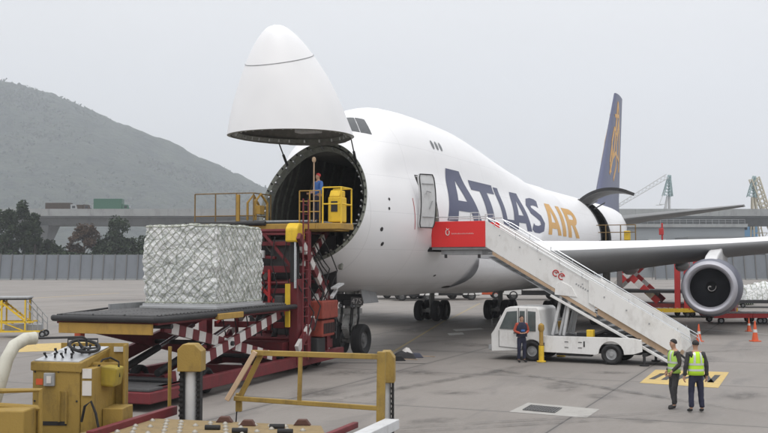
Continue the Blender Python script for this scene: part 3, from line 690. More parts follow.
# overcast veil over the clear sky: luminance rises from the horizon to the zenith as under real cloud
tcw = wn_.nodes.new('ShaderNodeTexCoord'); sw = wn_.nodes.new('ShaderNodeSeparateXYZ'); wn_.links.new(tcw.outputs['Generated'], sw.inputs[0])
mrw = wn_.nodes.new('ShaderNodeMapRange'); mrw.inputs[1].default_value = 0; mrw.inputs[2].default_value = 1; mrw.inputs[3].default_value = 6.7; mrw.inputs[4].default_value = 16.5; wn_.links.new(sw.outputs['Z'], mrw.inputs[0])
cnz = wn_.nodes.new('ShaderNodeTexNoise'); cnz.inputs['Scale'].default_value = 2.2; cnz.inputs['Detail'].default_value = 5; cmp_ = wn_.nodes.new('ShaderNodeMapping'); cmp_.inputs['Scale'].default_value = (1, 1, 3); wn_.links.new(tcw.outputs['Generated'], cmp_.inputs[0]); wn_.links.new(cmp_.outputs[0], cnz.inputs['Vector'])
cmr = wn_.nodes.new('ShaderNodeMapRange'); cmr.inputs[3].default_value = .93; cmr.inputs[4].default_value = 1.07; wn_.links.new(cnz.outputs['Fac'], cmr.inputs[0])
mul = wn_.nodes.new('ShaderNodeMath'); mul.operation = 'MULTIPLY'; wn_.links.new(mrw.outputs[0], mul.inputs[0]); wn_.links.new(cmr.outputs[0], mul.inputs[1])
veil = wn_.nodes.new('ShaderNodeMix'); veil.data_type = 'RGBA'; veil.blend_type = 'MULTIPLY'; veil.inputs[0].default_value = 1; veil.inputs[7].default_value = (1.0, 1.0, 1.01, 1); wn_.links.new(mul.outputs[0], veil.inputs[6])
hs = wn_.nodes.new('ShaderNodeMix'); hs.data_type = 'RGBA'; hs.inputs[0].default_value = .95
wn_.links.new(sky.outputs[0], hs.inputs[6]); wn_.links.new(veil.outputs[2], hs.inputs[7]); wn_.links.new(hs.outputs[2], bg.inputs[0]); bg.inputs[1].default_value = .1
sl = bpy.data.lights.new('sun', 'SUN'); sl.energy = 1.4; sl.angle = R(40); sl.color = (1, .97, .93); so = bpy.data.objects.new('sun', sl); COL.objects.link(so)
sd_ = Vector((math.sin(SR)*math.cos(SE), math.cos(SR)*math.cos(SE), math.sin(SE))); so.rotation_euler = sd_.to_track_quat('Z', 'Y').to_euler()
sc.view_settings.view_transform = 'Standard'; sc.view_settings.look = 'None'; sc.view_settings.exposure = 0; sc.view_settings.gamma = 1
sc.cycles.use_denoising = True; sc.cycles.max_bounces = 7; sc.cycles.volume_bounces = 3; sc.cycles.volume_max_steps = 64
# hills
hp = pchip([(-1600, 120), (-1100, 200), (-760, 250), (-560, 238), (-457, 224), (-419, 213), (-383, 201), (-360, 191), (-339, 181), (-308, 166), (-264, 147), (-219, 128), (-186, 113), (-153, 97), (-60, 60), (60, 22), (200, 0), (900, 0)])
DH = 1200; HS = 1.75
mb = MB(); nx_, ny_ = 330, 64; vs = []
for i in range(nx_+1):
    u = -1500+1800*i/nx_
    for j in range(ny_+1):
        v = j/ny_; y = 620+ (DH+380-620)*v
        s = min(1, v/.6); prof_ = (s*s*(3-2*s))**.9 if v <= .6 else 1-.5*(v-.6)**2
        xx = u*(y/DH)
        h = hp(u)*prof_*(.96 if v <= .6 else 1)
        p = Vector((xx*.006, y*.006, 0)); h += 17*prof_*(noise.noise(p)+.6*noise.noise(p*2.3)+.35*noise.noise(p*5))*(1-min(1, max(0, (v-.45)/.12))*.75)*min(1, hp(u)/60)
        q = Vector((xx*.045, y*.045, 3)); h += (2.4*noise.noise(q)+2.2*noise.noise(q*2.7))*min(1, h/20)*(1 if h > 0 else 0)
        vs.append((xx*HS, y*HS, (max(h, 0)-1.2)*HS+CH*(1-HS)))
mb.add(vs, [(i*(ny_+1)+j, (i+1)*(ny_+1)+j, (i+1)*(ny_+1)+j+1, i*(ny_+1)+j+1) for i in range(nx_) for j in range(ny_)])
def hill_mat():
    m, n, l, b = nodes('wooded_hillside'); b.inputs['Roughness'].default_value = .95; b.inputs['Specular IOR Level'].default_value = .1
    tc = n.new('ShaderNodeTexCoord')
    a = n.new('ShaderNodeTexNoise'); a.inputs['Scale'].default_value = .022; a.inputs['Detail'].default_value = 9; a.inputs['Roughness'].default_value = .7; l.new(tc.outputs['Object'], a.inputs['Vector'])
    r = n.new('ShaderNodeValToRGB'); e = r.color_ramp.elements; e[0].position = .34; e[0].color = (.006, .013, .009, 1); e[1].position = .68; e[1].color = (.045, .056, .036, 1)
    l.new(a.outputs['Fac'], r.inputs[0])
    k = n.new('ShaderNodeTexNoise'); k.inputs['Scale'].default_value = .011; k.inputs['Detail'].default_value = 8; k.inputs['Roughness'].default_value = .75; l.new(tc.outputs['Object'], k.inputs['Vector'])
    mr = n.new('ShaderNodeMapRange'); mr.inputs[1].default_value = .66; mr.inputs[2].default_value = .69; l.new(k.outputs['Fac'], mr.inputs[0])
    mx = n.new('ShaderNodeMix'); mx.data_type = 'RGBA'; l.new(mr.outputs[0], mx.inputs[0]); l.new(r.outputs[0], mx.inputs[6]); mx.inputs[7].default_value = (.11, .10, .09, 1); l.new(mx.outputs[2], b.inputs['Base Color'])
    v = n.new('ShaderNodeTexVoronoi'); v.inputs['Scale'].default_value = .09; l.new(tc.outputs['Object'], v.inputs['Vector'])
    bp = n.new('ShaderNodeBump'); bp.inputs['Strength'].default_value = 1; bp.inputs['Distance'].default_value = 3.5; bp.invert = True; l.new(v.outputs['Distance'], bp.inputs['Height']); l.new(bp.outputs['Normal'], b.inputs['Normal'])
    return m
tag(mb.build('hills', hill_mat(), smooth=False), kind='structure')
# ridge-line woods on the hill: canopy of small leaf clumps, far too many to count
mb = MB(); rr = random.Random(3)
for i in range(9000):
    u = rr.uniform(-760, 20); y = rr.uniform(780, DH) if i % 2 else min(max(rr.gauss(DH-120, 70), 900), DH)
    v = (y-620)/(DH+380-620); s = min(1, v/.6); pf = (s*s*(3-2*s))**.9
    xx = u*(y/DH); z = hp(u)*pf*.96-2+rr.uniform(-2, 1.5); r = rr.uniform(1.4, 3.2)
    if z < 8: continue
    xx *= HS; z = z*HS+CH*(1-HS); r *= HS; Yh = y*HS
    for k in range(3):
        c = Vector((xx+rr.uniform(-r, r), Yh+rr.uniform(-r, r), z+rr.uniform(0, r))); d = [Vector((rr.gauss(0, 1), rr.gauss(0, 1), rr.gauss(0, 1))).normalized()*r*rr.uniform(.5, 1) for _ in range(4)]
        mb.add([c+q for q in d], [(0, 1, 2), (0, 2, 3), (0, 3, 1), (1, 3, 2)])
tag(mb.build('hillside_woods', M['leaf']), kind='stuff')
# blast fence
def blast_fence(x0, x1, y, label):
    t = thing('blast_fence', label, 'fence', ((x0+x1)/2, y, 0)); h = (x1-x0)/2
    mb = MB(); z1 = 5.3
    n = int((x1-x0)/2.4)
    for k in range(n):
        a = -h+2*h*k/n; b = -h+2*h*(k+1)/n
        mb.hexa([(a+.1, 0, .2), (b-.1, 0, .2), (b-.1, .12, .2), (a+.1, .12, .2), (a+.1, .9, z1), (b-.1, .9, z1), (b-.1, 1.02, z1), (a+.1, 1.02, z1)])
    mb.build('fence_panel', M['fence'], t)
    mb = MB()
    for k in range(n+1):
        a = -h+2*h*k/n; mb.beam((a, -.12, 0), (a, .78, z1+.12), .2, .28); mb.beam((a, 2.6, 0), (a, 1.0, 3.6), .1)
    mb.build('fence_post', M['hub'], t)
    mb = MB(); mb.box(-h, h, -.1, .5, 0, .28); mb.build('fence_kerb', M['concrete'], t)
blast_fence(-230, 6, 212, 'long grey ribbed blast fence left of the aircraft in front of trees')
blast_fence(58, 190, 216, 'grey ribbed blast fence far beyond the engine at right')
# viaduct
def viaduct():
    y0, zt_ = 265, 17.75
    t = thing('road_viaduct', 'elevated concrete road viaduct crossing behind the apron', 'viaduct', (0, y0, 0))
    mb = MB(); mb.box(-330, 330, 0, 11, zt_-2.3, zt_-1.0); mb.prism([(0, 0)], 0, 0) if 0 else None
    mb.hexa([(-330, 2, zt_-4.3), (330, 2, zt_-4.3), (330, 9, zt_-4.3), (-330, 9, zt_-4.3), (-330, .6, zt_-2.3), (330, .6, zt_-2.3), (330, 10.4, zt_-2.3), (-330, 10.4, zt_-2.3)])
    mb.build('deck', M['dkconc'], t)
    for y_ in (-.35, 11.1):
        mb = MB()
        for k in range(60): mb.box(-330+11*k+.03, -330+11*(k+1)-.03, y_, y_+.25, zt_-1.9, zt_)
        mb.build('parapet', M['concrete'], t)
    for px in (-190, -91, -50, 2, 60, 84, 120, 160):
        mb = MB(); mb.hexa([(px-1.3, 3, 0), (px+1.3, 3, 0), (px+1.3, 8, 0), (px-1.3, 8, 0), (px-1.6, 2.5, 10), (px+1.6, 2.5, 10), (px+1.6, 8.5, 10), (px-1.6, 8.5, 10)])
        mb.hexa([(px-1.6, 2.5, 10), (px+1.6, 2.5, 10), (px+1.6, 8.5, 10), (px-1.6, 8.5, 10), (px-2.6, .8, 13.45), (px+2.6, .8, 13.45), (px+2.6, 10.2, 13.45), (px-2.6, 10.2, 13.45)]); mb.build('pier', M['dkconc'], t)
viaduct()
def far_vehicle(name, label, cat, x, y, z, ln, w_, h, m, cabm, group=None, rz=0):
    t = thing(name, label, cat, (x, y, z), rz, group)
    mb = MB(); mb.box(-ln/2, ln/2-1.9, -w_/2, w_/2, .9, h); mb.build('cargo_body', m, t, bevel=.06)
    mb = MB(); mb.prism([(ln/2-1.8, .5), (ln/2, .5), (ln/2+.05, 1.4), (ln/2-.25, 2.35), (ln/2-1.8, 2.5)], -w_/2+.05, w_/2-.05); c = mb.build('cab', cabm, t, bevel=.06)
    mb = MB(); mb.box(ln/2-1.3, ln/2-.5, -w_/2+.03, -w_/2+.04, 1.45, 2.1); mb.hexa([(ln/2+.06, -w_/2+.2, 1.45), (ln/2+.08, -w_/2+.2, 1.45), (ln/2+.08, w_/2-.2, 1.45), (ln/2+.06, w_/2-.2, 1.45), (ln/2-.2, -w_/2+.2, 2.3), (ln/2-.18, -w_/2+.2, 2.3), (ln/2-.18, w_/2-.2, 2.3), (ln/2-.2, w_/2-.2, 2.3)]); mb.build('window', M['glass'], c)
    mb = MB(); mb.box(-ln/2, ln/2-.2, -w_/2+.25, w_/2-.25, .45, .88); mb.build('chassis', M['dark'], t)
    for dx in (-ln/2+1.1, ln/2-1.0):
        for s in (-1, 1): wheel_mb(.45, .3).build('wheel', [M['black'], M['hub']], t, smooth=True, loc=(dx, s*(w_/2-.18), .45))
    return t
far_vehicle('box_truck', 'long green box truck driving on the viaduct', 'truck', at(112, 271), 271, 16.75, 9.5, 2.5, 4.0, M['green'], M['green'])
far_vehicle('flatbed_truck', 'low dark truck on the viaduct left of the green truck', 'truck', at(62, 271), 271, 16.75, 8.5, 2.4, 2.9, M['bark'], M['grey'])
far_vehicle('delivery_van', 'brown van on the viaduct just behind the green truck', 'van', at(82, 271), 271, 16.75, 4.6, 2.0, 2.4, M['bark'], M['bark'])
# trees
def tree(x, y, h, r, label, m, group, seed, shape='round'):
    t = thing('pine_tree' if shape == 'cone' else 'broadleaf_tree', label, 'tree', (x, y, 0), 0, group); rn = random.Random(seed)
    mb = MB(); mb.tube([(0, 0, 0), (rn.uniform(-.2, .2), 0, h*.4), (rn.uniform(-.3, .3), 0, h*.8)], [.3, .2, .08], 7)
    for k in range(6): a = rn.uniform(0, 6.28); z = h*rn.uniform(.25, .6); mb.tube([(0, 0, z), (math.cos(a)*r*.6, math.sin(a)*r*.6, z+h*.2)], [.1, .04], 5)
    mb.build('trunk', M['bark'], t)
    mb = MB(); cl = []
    for k in range(46):
        z = rn.uniform(.12, 1); a = rn.uniform(0, 6.28)
        rad = r*((1-z)**.7+.12) if shape == 'cone' else r*math.sqrt(max(.05, 1-((z-.55)/.5)**2))
        q = rn.uniform(.3, 1)*rad; cl.append((Vector((q*math.cos(a), q*math.sin(a), z*h)), r*rn.uniform(.22, .42)))
    for c, cr in cl:
        for k in range(105):
            d = Vector((rn.gauss(0, 1), rn.gauss(0, 1), rn.gauss(0, .9))).normalized()*cr*rn.uniform(.5, 1.15); p = c+d
            if p.z < .3: continue
            s = rn.uniform(.18, .42); a = Vector((rn.gauss(0, 1), rn.gauss(0, 1), rn.gauss(0, 1))).normalized()*s; b = a.cross(Vector((rn.gauss(0, 1), rn.gauss(0, 1), rn.gauss(0, 1)))).normalized()*s*.6
            mb.add([p-a, p+b, p+a, p-b], [(0, 1, 2, 3)])
    mb.build('crown', m, t)
TG = 'trees behind the blast fence'
for i, (px, Y, h, r, lb, m, sh) in enumerate([(-4, 226, 15.5, 3.4, 'tall dark pine at the extreme left edge of the picture', 'leaf', 'cone'), (9, 224, 14.6, 3.0, 'dark pine second from the left behind the fence', 'leaf', 'cone'), (23, 226, 16.6, 3.0, 'tallest dark pine behind the fence', 'leaf', 'cone'), (34, 224, 14.4, 2.4, 'narrow dark pine at the right of the pine clump', 'leaf', 'cone'), (45, 232, 8, 3.2, 'low dark tree in front of the viaduct pier', 'leaf', 'round'),
        (56, 228, 6.6, 2.8, 'small dark bush beside the pier behind the fence', 'leaf', 'round'), (66, 229, 5.9, 2.6, 'lowest bush behind the fence', 'leaf', 'round'), (84, 228, 11.4, 3.6, 'russet brown tree under the viaduct', 'leafr', 'round'), (77, 226, 6.5, 2.3, 'small bush left of the russet tree', 'leafr', 'round'), (117, 226, 12.6, 3.9, 'dark round tree right of the russet tree', 'leaf', 'round'), (104, 229, 8.5, 2.8, 'dark tree between the russet tree and the big round one', 'leaf', 'round'), (135, 230, 9, 3.2, 'dark tree just left of the netted cargo', 'leaf', 'round'), (149, 228, 8.5, 3.0, 'dark tree partly hidden by the netted cargo', 'leaf', 'round')]):
    tree(at(px, Y), Y, h, r, lb, M[m], TG, 20+i, sh)
# shrub belt behind the fence: one continuous mass of leaves
mb = MB(); rb = random.Random(9)
for i in range(15000):
    x = rb.uniform(-118, -44); y = rb.uniform(217, 223); top = 5.6+1.5*noise.noise(Vector((x*.11, 2, 1)))+.8*noise.noise(Vector((x*.5, 5, 1))); z = rb.uniform(.2, 1)**.6*top; s_ = rb.uniform(.2, .45)
    p = Vector((x, y, z)); a = Vector((rb.gauss(0, 1), rb.gauss(0, 1), rb.gauss(0, 1))).normalized()*s_; b = a.cross(Vector((rb.gauss(0, 1), rb.gauss(0, 1), 1))).normalized()*s_*.6; mb.add([p-a, p+b, p+a, p-b], [(0, 1, 2, 3)])
tag(mb.build('shrub_belt', M['leaf']), kind='stuff')
# buildings, cranes at right
bt = thing('terminal_building', 'long low grey cargo building beyond the tail', 'building', (at(660, 250), 250, 0))
mb = MB(); mb.box(-16, 21, 0, 22, 0, 12.4); mb.build('wall', M['gbuild'], bt)
mb = MB(); mb.box(-16.6, 21.6, -.6, 22.6, 12.4, 13.2); mb.build('roof', M['concrete'], bt)
for k in range(8): mb = MB(); mb.box(-14.5+4.3*k, -11.5+4.3*k, -.08, -.02, 5.6, 7.4); mb.build('window', M['glass'], bt)
mb = MB(); 
for k in range(24): mb.tube([(-16+37*k/23, -.3, 13.2), (-16+37*k/23, -.3, 14.3)], .05, 4)
mb.beam((-16, -.3, 14.3), (21, -.3, 14.3), .08); mb.beam((-16, -.3, 13.8), (21, -.3, 13.8), .06); mb.build('roof_railing', M['grey'], bt)
mb = MB(); mb.box(-3, 1, -1.4, -.1, 3, 9.4); mb.build('door', M['lgrey'], bt)
b2 = thing('flat_roofed_shed', 'low dark grey shed at the right beneath the blue building', 'building', (at(735, 240), 240, 0))
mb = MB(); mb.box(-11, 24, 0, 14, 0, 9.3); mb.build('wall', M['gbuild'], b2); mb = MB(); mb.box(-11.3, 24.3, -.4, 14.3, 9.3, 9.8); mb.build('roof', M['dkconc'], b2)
for k in range(7): mb = MB(); mb.box(-10+4.7*k, -7+4.7*k, -.07, -.02, 5.2, 6.9); mb.build('window', M['glass'], b2)
b3 = thing('blue_site_office', 'blue clad building with a glazed railing on its roof below the cranes', 'building', (at(737, 300), 300, 0))
mb = MB(); mb.box(-6, 6.2, 0, 10, 0, 16.8); mb.build('wall', M['bbuild'], b3); mb = MB()
for k in range(9): mb.tube([(-6+12.2*k/8, 0, 16.8), (-6+12.2*k/8, 0, 18.8)], .12, 4)
mb.beam((-6, 0, 18.8), (6.2, 0, 18.8), .2); mb.build('roof_railing', M['bbuild'], b3)
for k in range(5): mb = MB(); mb.box(-5.4+2.3*k, -3.8+2.3*k, -.08, -.02, 13.4, 15.2); mb.build('window', M['glass'], b3)
def lattice(mb, p, q, w0, w1, n, r=.1):
    p = Vector(p); q = Vector(q); d = (q-p).normalized(); a = d.cross(Vector((0, 1, 0))).normalized(); b = d.cross(a)
    def cn(t, i): w = w0+(w1-w0)*t; s = ((-1, -1), (1, -1), (1, 1), (-1, 1))[i % 4]; return p.lerp(q, t)+a*s[0]*w/2+b*s[1]*w/2
    for i in range(4):
        mb.beam(cn(0, i), cn(1, i), r*1.6)
        for k in range(n): mb.beam(cn(k/n, i+k), cn((k+1)/n, i+k+1), r)
def crane(label, Y, base, tip, boomp, m1, m2, jw=1.2, jr=.09):
    t = thing('harbour_crane', label, 'crane', (at(base[0], Y), Y, 0)); X0 = at(base[0], Y)
    P = lambda px, py: Vector((at(px, Y)-X0, 0, CH+(HZ-py)/FPX*Y))
    mb = MB()
    for s in (-1.6, 1.6):
        for e in (-1, 1): mb.beam((s*1.3, e*2.2, 0), P(*tip)+Vector((s*.2, e*.4, -6)), .35)
    for k in range(1, 6): z = k*4; w_ = 2.1*(1-k*.12); mb.beam((-w_, -1.8, z), (w_, -1.8, z), .18); mb.beam((-w_, 1.8, z), (w_, 1.8, z), .18); mb.beam((-w_, -1.8, z), (w_*.9, -1.8, z+4), .14)
    mb.build('mast', m1, t)
    mb = MB(); a = P(*tip); lattice(mb, (a.x-.6, 0, a.z-6), (a.x+.4, 0, a.z), 1.9, .6, 7, .15); lattice(mb, (a.x+.6, 0, a.z-6), (a.x+.4, 0, a.z), 1.0, .4, 6, .13); mb.build('apex_frame', M['teal'], t)
    mb = MB(); lattice(mb, P(*boomp[0]), P(*boomp[1]), jw, jw*.6, 14, jr); mb.build('jib', m2, t)
    mb = MB(); mb.box(-3.5, 3.5, -2.6, 2.6, 1.2, 4.2); mb.build('machine_house', M['teal'], t, bevel=.1)
    mb = MB(); mb.box(-3.2, 3.2, -3, -2, 0, 1.1); mb.box(-3.2, 3.2, 2, 3, 0, 1.1); mb.build('crawler_track', M['dark'], t)
crane('teal crane with a long jib reaching left behind the tail', 285, (661, 240), (669, 175), ((668, 176), (615, 208)), M['lgrey'], M['lgrey'])
crane('teal topped crane with a thick cream boom at the right edge', 285, (760, 240), (754, 176), ((755, 178), (776, 240)), M['sand'], M['sand'], 2.2, .2)
# ------------------------------------------------------------------ apron markings
def flat(name, pts, z, m, label=None, cat=None):
    mb = MB(); mb.add([(x, y, z) for x, y in pts], [tuple(range(len(pts)))]); o = mb.build(name, m); return tag(o, kind='structure')
def gp(px, py): Y = gd(py); return (at(px, Y), Y)
q = [gp(654, 369), gp(727, 371.5), gp(716, 387), gp(638, 382)]
flat('painted_hatch_marking', q, .006, M['paint_y'])
mb = MB()
def bil(u, v): a = Vector(q[3]).lerp(Vector(q[2]), u); b = Vector(q[0]).lerp(Vector(q[1]), u); return a.lerp(b, v)
for (u0, v0, u1, v1) in ((.1, .3, .16, .7), (.16, .7, .3, .75), (.3, .75, .26, .3), (.4, .25, .45, .75), (.45, .75, .6, .7), (.6, .7, .5, .45), (.72, .25, .72, .75), (.72, .75, .86, .3), (.86, .3, .88, .75)):
    a, b = bil(u0, v0), bil(u1, v1); d = (b-a).normalized()*.09; e = Vector((-d.y, d.x)); mb.add([(*(a-d+e), .010), (*(b+d+e), .010), (*(b+d-e), .010), (*(a-d-e), .010)], [(0, 1, 2, 3)])
tag(mb.build('stand_number_marking', M['paint_k']), kind='structure')
flat('drain_surround', [gp(527, 401.5), gp(598, 408), gp(585, 416.5), gp(508, 410.5)], .005, M['patch'])
mb = MB(); dq = [gp(530, 404.5), gp(560, 407.2), gp(553, 411.8), gp(522, 409)]; mb.add([(*p, .010) for p in dq], [(0, 1, 2, 3)])
tag(mb.build('drain_pit', M['dark']), kind='structure')
g = thing('drain_grate', 'rectangular dark iron drain grate set in pale concrete', 'drain grate', (*dq[0], 0)); mb = MB(); A_, B_, C_, D_ = [Vector((*p, 0)) for p in dq]
for k in range(13): a = A_.lerp(B_, k/12); b = D_.lerp(C_, k/12); mb.beam(a-A_+Vector((0, 0, .022)), b-A_+Vector((0, 0, .022)), .03, .018)
for k in range(5): a = A_.lerp(D_, k/4); b = B_.lerp(C_, k/4); mb.beam(a-A_+Vector((0, 0, .021)), b-A_+Vector((0, 0, .021)), .025, .016)
mb.build('grate_bars', M['hub'], g)
flat('painted_bay_marking', [gp(24, 344), gp(98, 341), gp(92, 349), gp(10, 352)], .006, M['paint_y'])
flat('painted_line', [gp(452, 329), gp(480, 327.5), gp(484, 329), gp(456, 331)], .006, M['paint_w'])
flat('painted_line', [gp(447, 333), gp(462, 332), gp(464, 334), gp(449, 335)], .006, M['paint_w'])
def pline(pts, w_, m, z=.0055):
    mb = MB()
    for (a, b) in zip(pts[:-1], pts[1:]):
        a, b = Vector(gp(*a)), Vector(gp(*b)); d = (b-a).normalized(); e = Vector((-d.y, d.x))*w_/2; mb.add([(*(a+e), z), (*(b+e), z), (*(b-e), z), (*(a-e), z)], [(0, 1, 2, 3)])
    tag(mb.build('guide_line', m), kind='structure')
pline([(392, 352), (445, 320)], .12, M['paint_yf']); pline([(450, 318.5), (480, 303)], .12, M['paint_yf'])
pline([(340, 362), (425, 363)], .1, M['paint_k'], .0065)
pline([(700, 329), (766, 334)], .12, M['paint_w'], .005)
pline([(0, 300), (120, 293)], .3, M['paint_y'], .005)

def stain_mat(nm, c, a):
    m, n, l, b = nodes(nm); b.inputs['Base Color'].default_value = (*c, 1); b.inputs['Roughness'].default_value = .6
    tc = n.new('ShaderNodeTexCoord'); k = n.new('ShaderNodeTexNoise'); k.inputs['Scale'].default_value = 2.6; k.inputs['Detail'].default_value = 7; k.inputs['Roughness'].default_value = .7; l.new(tc.outputs['Object'], k.inputs['Vector'])
    u = n.new('ShaderNodeUVMap'); sp = n.new('ShaderNodeVectorMath'); sp.operation = 'LENGTH'
    mp = n.new('ShaderNodeMapping'); mp.inputs['Location'].default_value = (-.5, -.5, 0); l.new(u.outputs[0], mp.inputs[0]); l.new(mp.outputs[0], sp.inputs[0])
    r_ = n.new('ShaderNodeMapRange'); r_.inputs[1].default_value = .5; r_.inputs[2].default_value = .1; r_.inputs[3].default_value = 0; r_.inputs[4].default_value = 1; l.new(sp.outputs['Value'], r_.inputs[0])
    q = n.new('ShaderNodeMapRange'); q.inputs[1].default_value = .38; q.inputs[2].default_value = .66; l.new(k.outputs['Fac'], q.inputs[0])
    x = n.new('ShaderNodeMath'); x.operation = 'MULTIPLY'; l.new(r_.outputs[0], x.inputs[0]); l.new(q.outputs[0], x.inputs[1])
    y = n.new('ShaderNodeMath'); y.operation = 'MULTIPLY'; l.new(x.outputs[0], y.inputs[0]); y.inputs[1].default_value = a; l.new(y.outputs[0], b.inputs['Alpha']); return m
M['oil'] = stain_mat('oil_stain', (.045, .042, .04), .5); M['tyre'] = stain_mat('tyre_mark', (.05, .048, .046), .6)
def uvquad(nm, c, d, hl, hw, z, m):
    d = Vector(d).normalized(); e = Vector((-d.y, d.x)); c = Vector(c); me = bpy.data.meshes.new(nm)
    me.from_pydata([(*(c-d*hl-e*hw), z), (*(c+d*hl-e*hw), z), (*(c+d*hl+e*hw), z), (*(c-d*hl+e*hw), z)], [], [(0, 1, 2, 3)])
    uv = me.uv_layers.new(name='UVMap'); 
    for i, q in enumerate(((0, 0), (1, 0), (1, 1), (0, 1))): uv.data[i].uv = q
    me.materials.append(m); o = bpy.data.objects.new(nm, me); COL.objects.link(o); return tag(o, kind='structure')
rs = random.Random(11)
zz = .014
for px, py, hl, hw in ((420, 372, 1.2, .8), (455, 392, .9, .6), (560, 386, 1.5, .7), (610, 372, 1.0, .5), (505, 372, 1.1, .7), (350, 372, 1.6, .9), (480, 345, 2.2, 1.2), (600, 396, .8, .5), (740, 395, 1.3, .7), (430, 420, .9, .5), (700, 360, 1.8, .8), (320, 392, 1.4, .9), (120, 300, 6, 3), (640, 420, .6, .4), (545, 330, 2.5, 1.5), (415, 330, 3, 1.6)):
    uvquad('oil_stain', gp(px, py), (rs.uniform(-1, 1), rs.uniform(-1, 1)), hl, hw, zz, M['oil']); zz += .0012
fd = (math.sin(TH), math.cos(TH))
for px, py, dx, hl in ((440, 380, .25, 9), (448, 380, .25, 9), (590, 385, -.9, 7), (604, 388, -.9, 7), (700, 352, 1.4, 8), (390, 345, .5, 9), (520, 420, 2.2, 6), (537, 423, 2.2, 6), (470, 352, -2.5, 8)):
    uvquad('tyre_mark', gp(px, py), (fd[0]+dx, fd[1]), hl, .13, zz, M['tyre']); zz += .0008
M['stopb'] = mat('rusty_brown_stop', (.09, .04, .03), .7, var=.3, scale=9)
M['olive'] = mat('olive_yellow_paint', (.36, .27, .03), .5, var=.15, dirt=(.12, .09, .03), damt=.5)
M['rust'] = mat('faded_orange_red_paint', (.26, .045, .028), .6, var=.25, scale=5, dirt=(.06, .03, .025), damt=.7)
M['cast'] = mat('dull_ball_caster', (.34, .32, .28), .5, .3, var=.3, scale=10)
M['deckt'] = mat('tan_worn_deck', (.25, .18, .085), .65, var=.2, scale=4, dirt=(.13, .10, .06), damt=.75, bump=.2)
M['brown'] = mat('grimy_brown_yellow', (.20, .13, .05), .7, var=.3, scale=4, dirt=(.05, .04, .03), damt=.6)
M['dkst'] = mat('worn_steel_plate', (.09, .09, .092), .5, .3, var=.3, scale=5, dirt=(.04, .035, .03), damt=.6)
# ------------------------------------------------------------------ PEOPLE
def skin_mesh(V, Ed, rad, root=0, sub=2):
    me = bpy.data.meshes.new('tmp'); me.from_pydata(V, Ed, []); o = bpy.data.objects.new('tmp', me); COL.objects.link(o)
    sk = o.modifiers.new('s', 'SKIN'); ss = o.modifiers.new('u', 'SUBSURF'); ss.levels = sub
    if not me.skin_vertices: me.attributes  # layer is made by the modifier when missing
    bpy.context.view_layer.objects.active = o
    bm = bmesh.new(); bm.from_mesh(me); lay = bm.verts.layers.skin.verify(); bm.verts.ensure_lookup_table()
    for i, v in enumerate(bm.verts): r = rad[i]; v[lay].radius = r if isinstance(r, tuple) else (r, r); v[lay].use_root = (i == root)
    bm.to_mesh(me); bm.free()
    dg = bpy.context.evaluated_depsgraph_get(); dg.update(); ev = o.evaluated_get(dg); out = bpy.data.meshes.new_from_object(ev)
    bpy.data.objects.remove(o); bpy.data.meshes.remove(me); return out
def link_mesh(name, me, m, parent):
    if name in ('jacket', 'trousers'):
        for v in me.vertices:
            p = v.co; q = Vector((p.x*14, p.y*14, p.z*9+(2 if name == 'jacket' else 0))); v.co = p+v.normal*(.011*noise.noise(q)+.006*noise.noise(q*2.3))
    me.name = name; me.materials.clear(); me.materials.append(m); me.shade_smooth()
    o = bpy.data.objects.new(name, me); COL.objects.link(o); o.parent = parent; return o
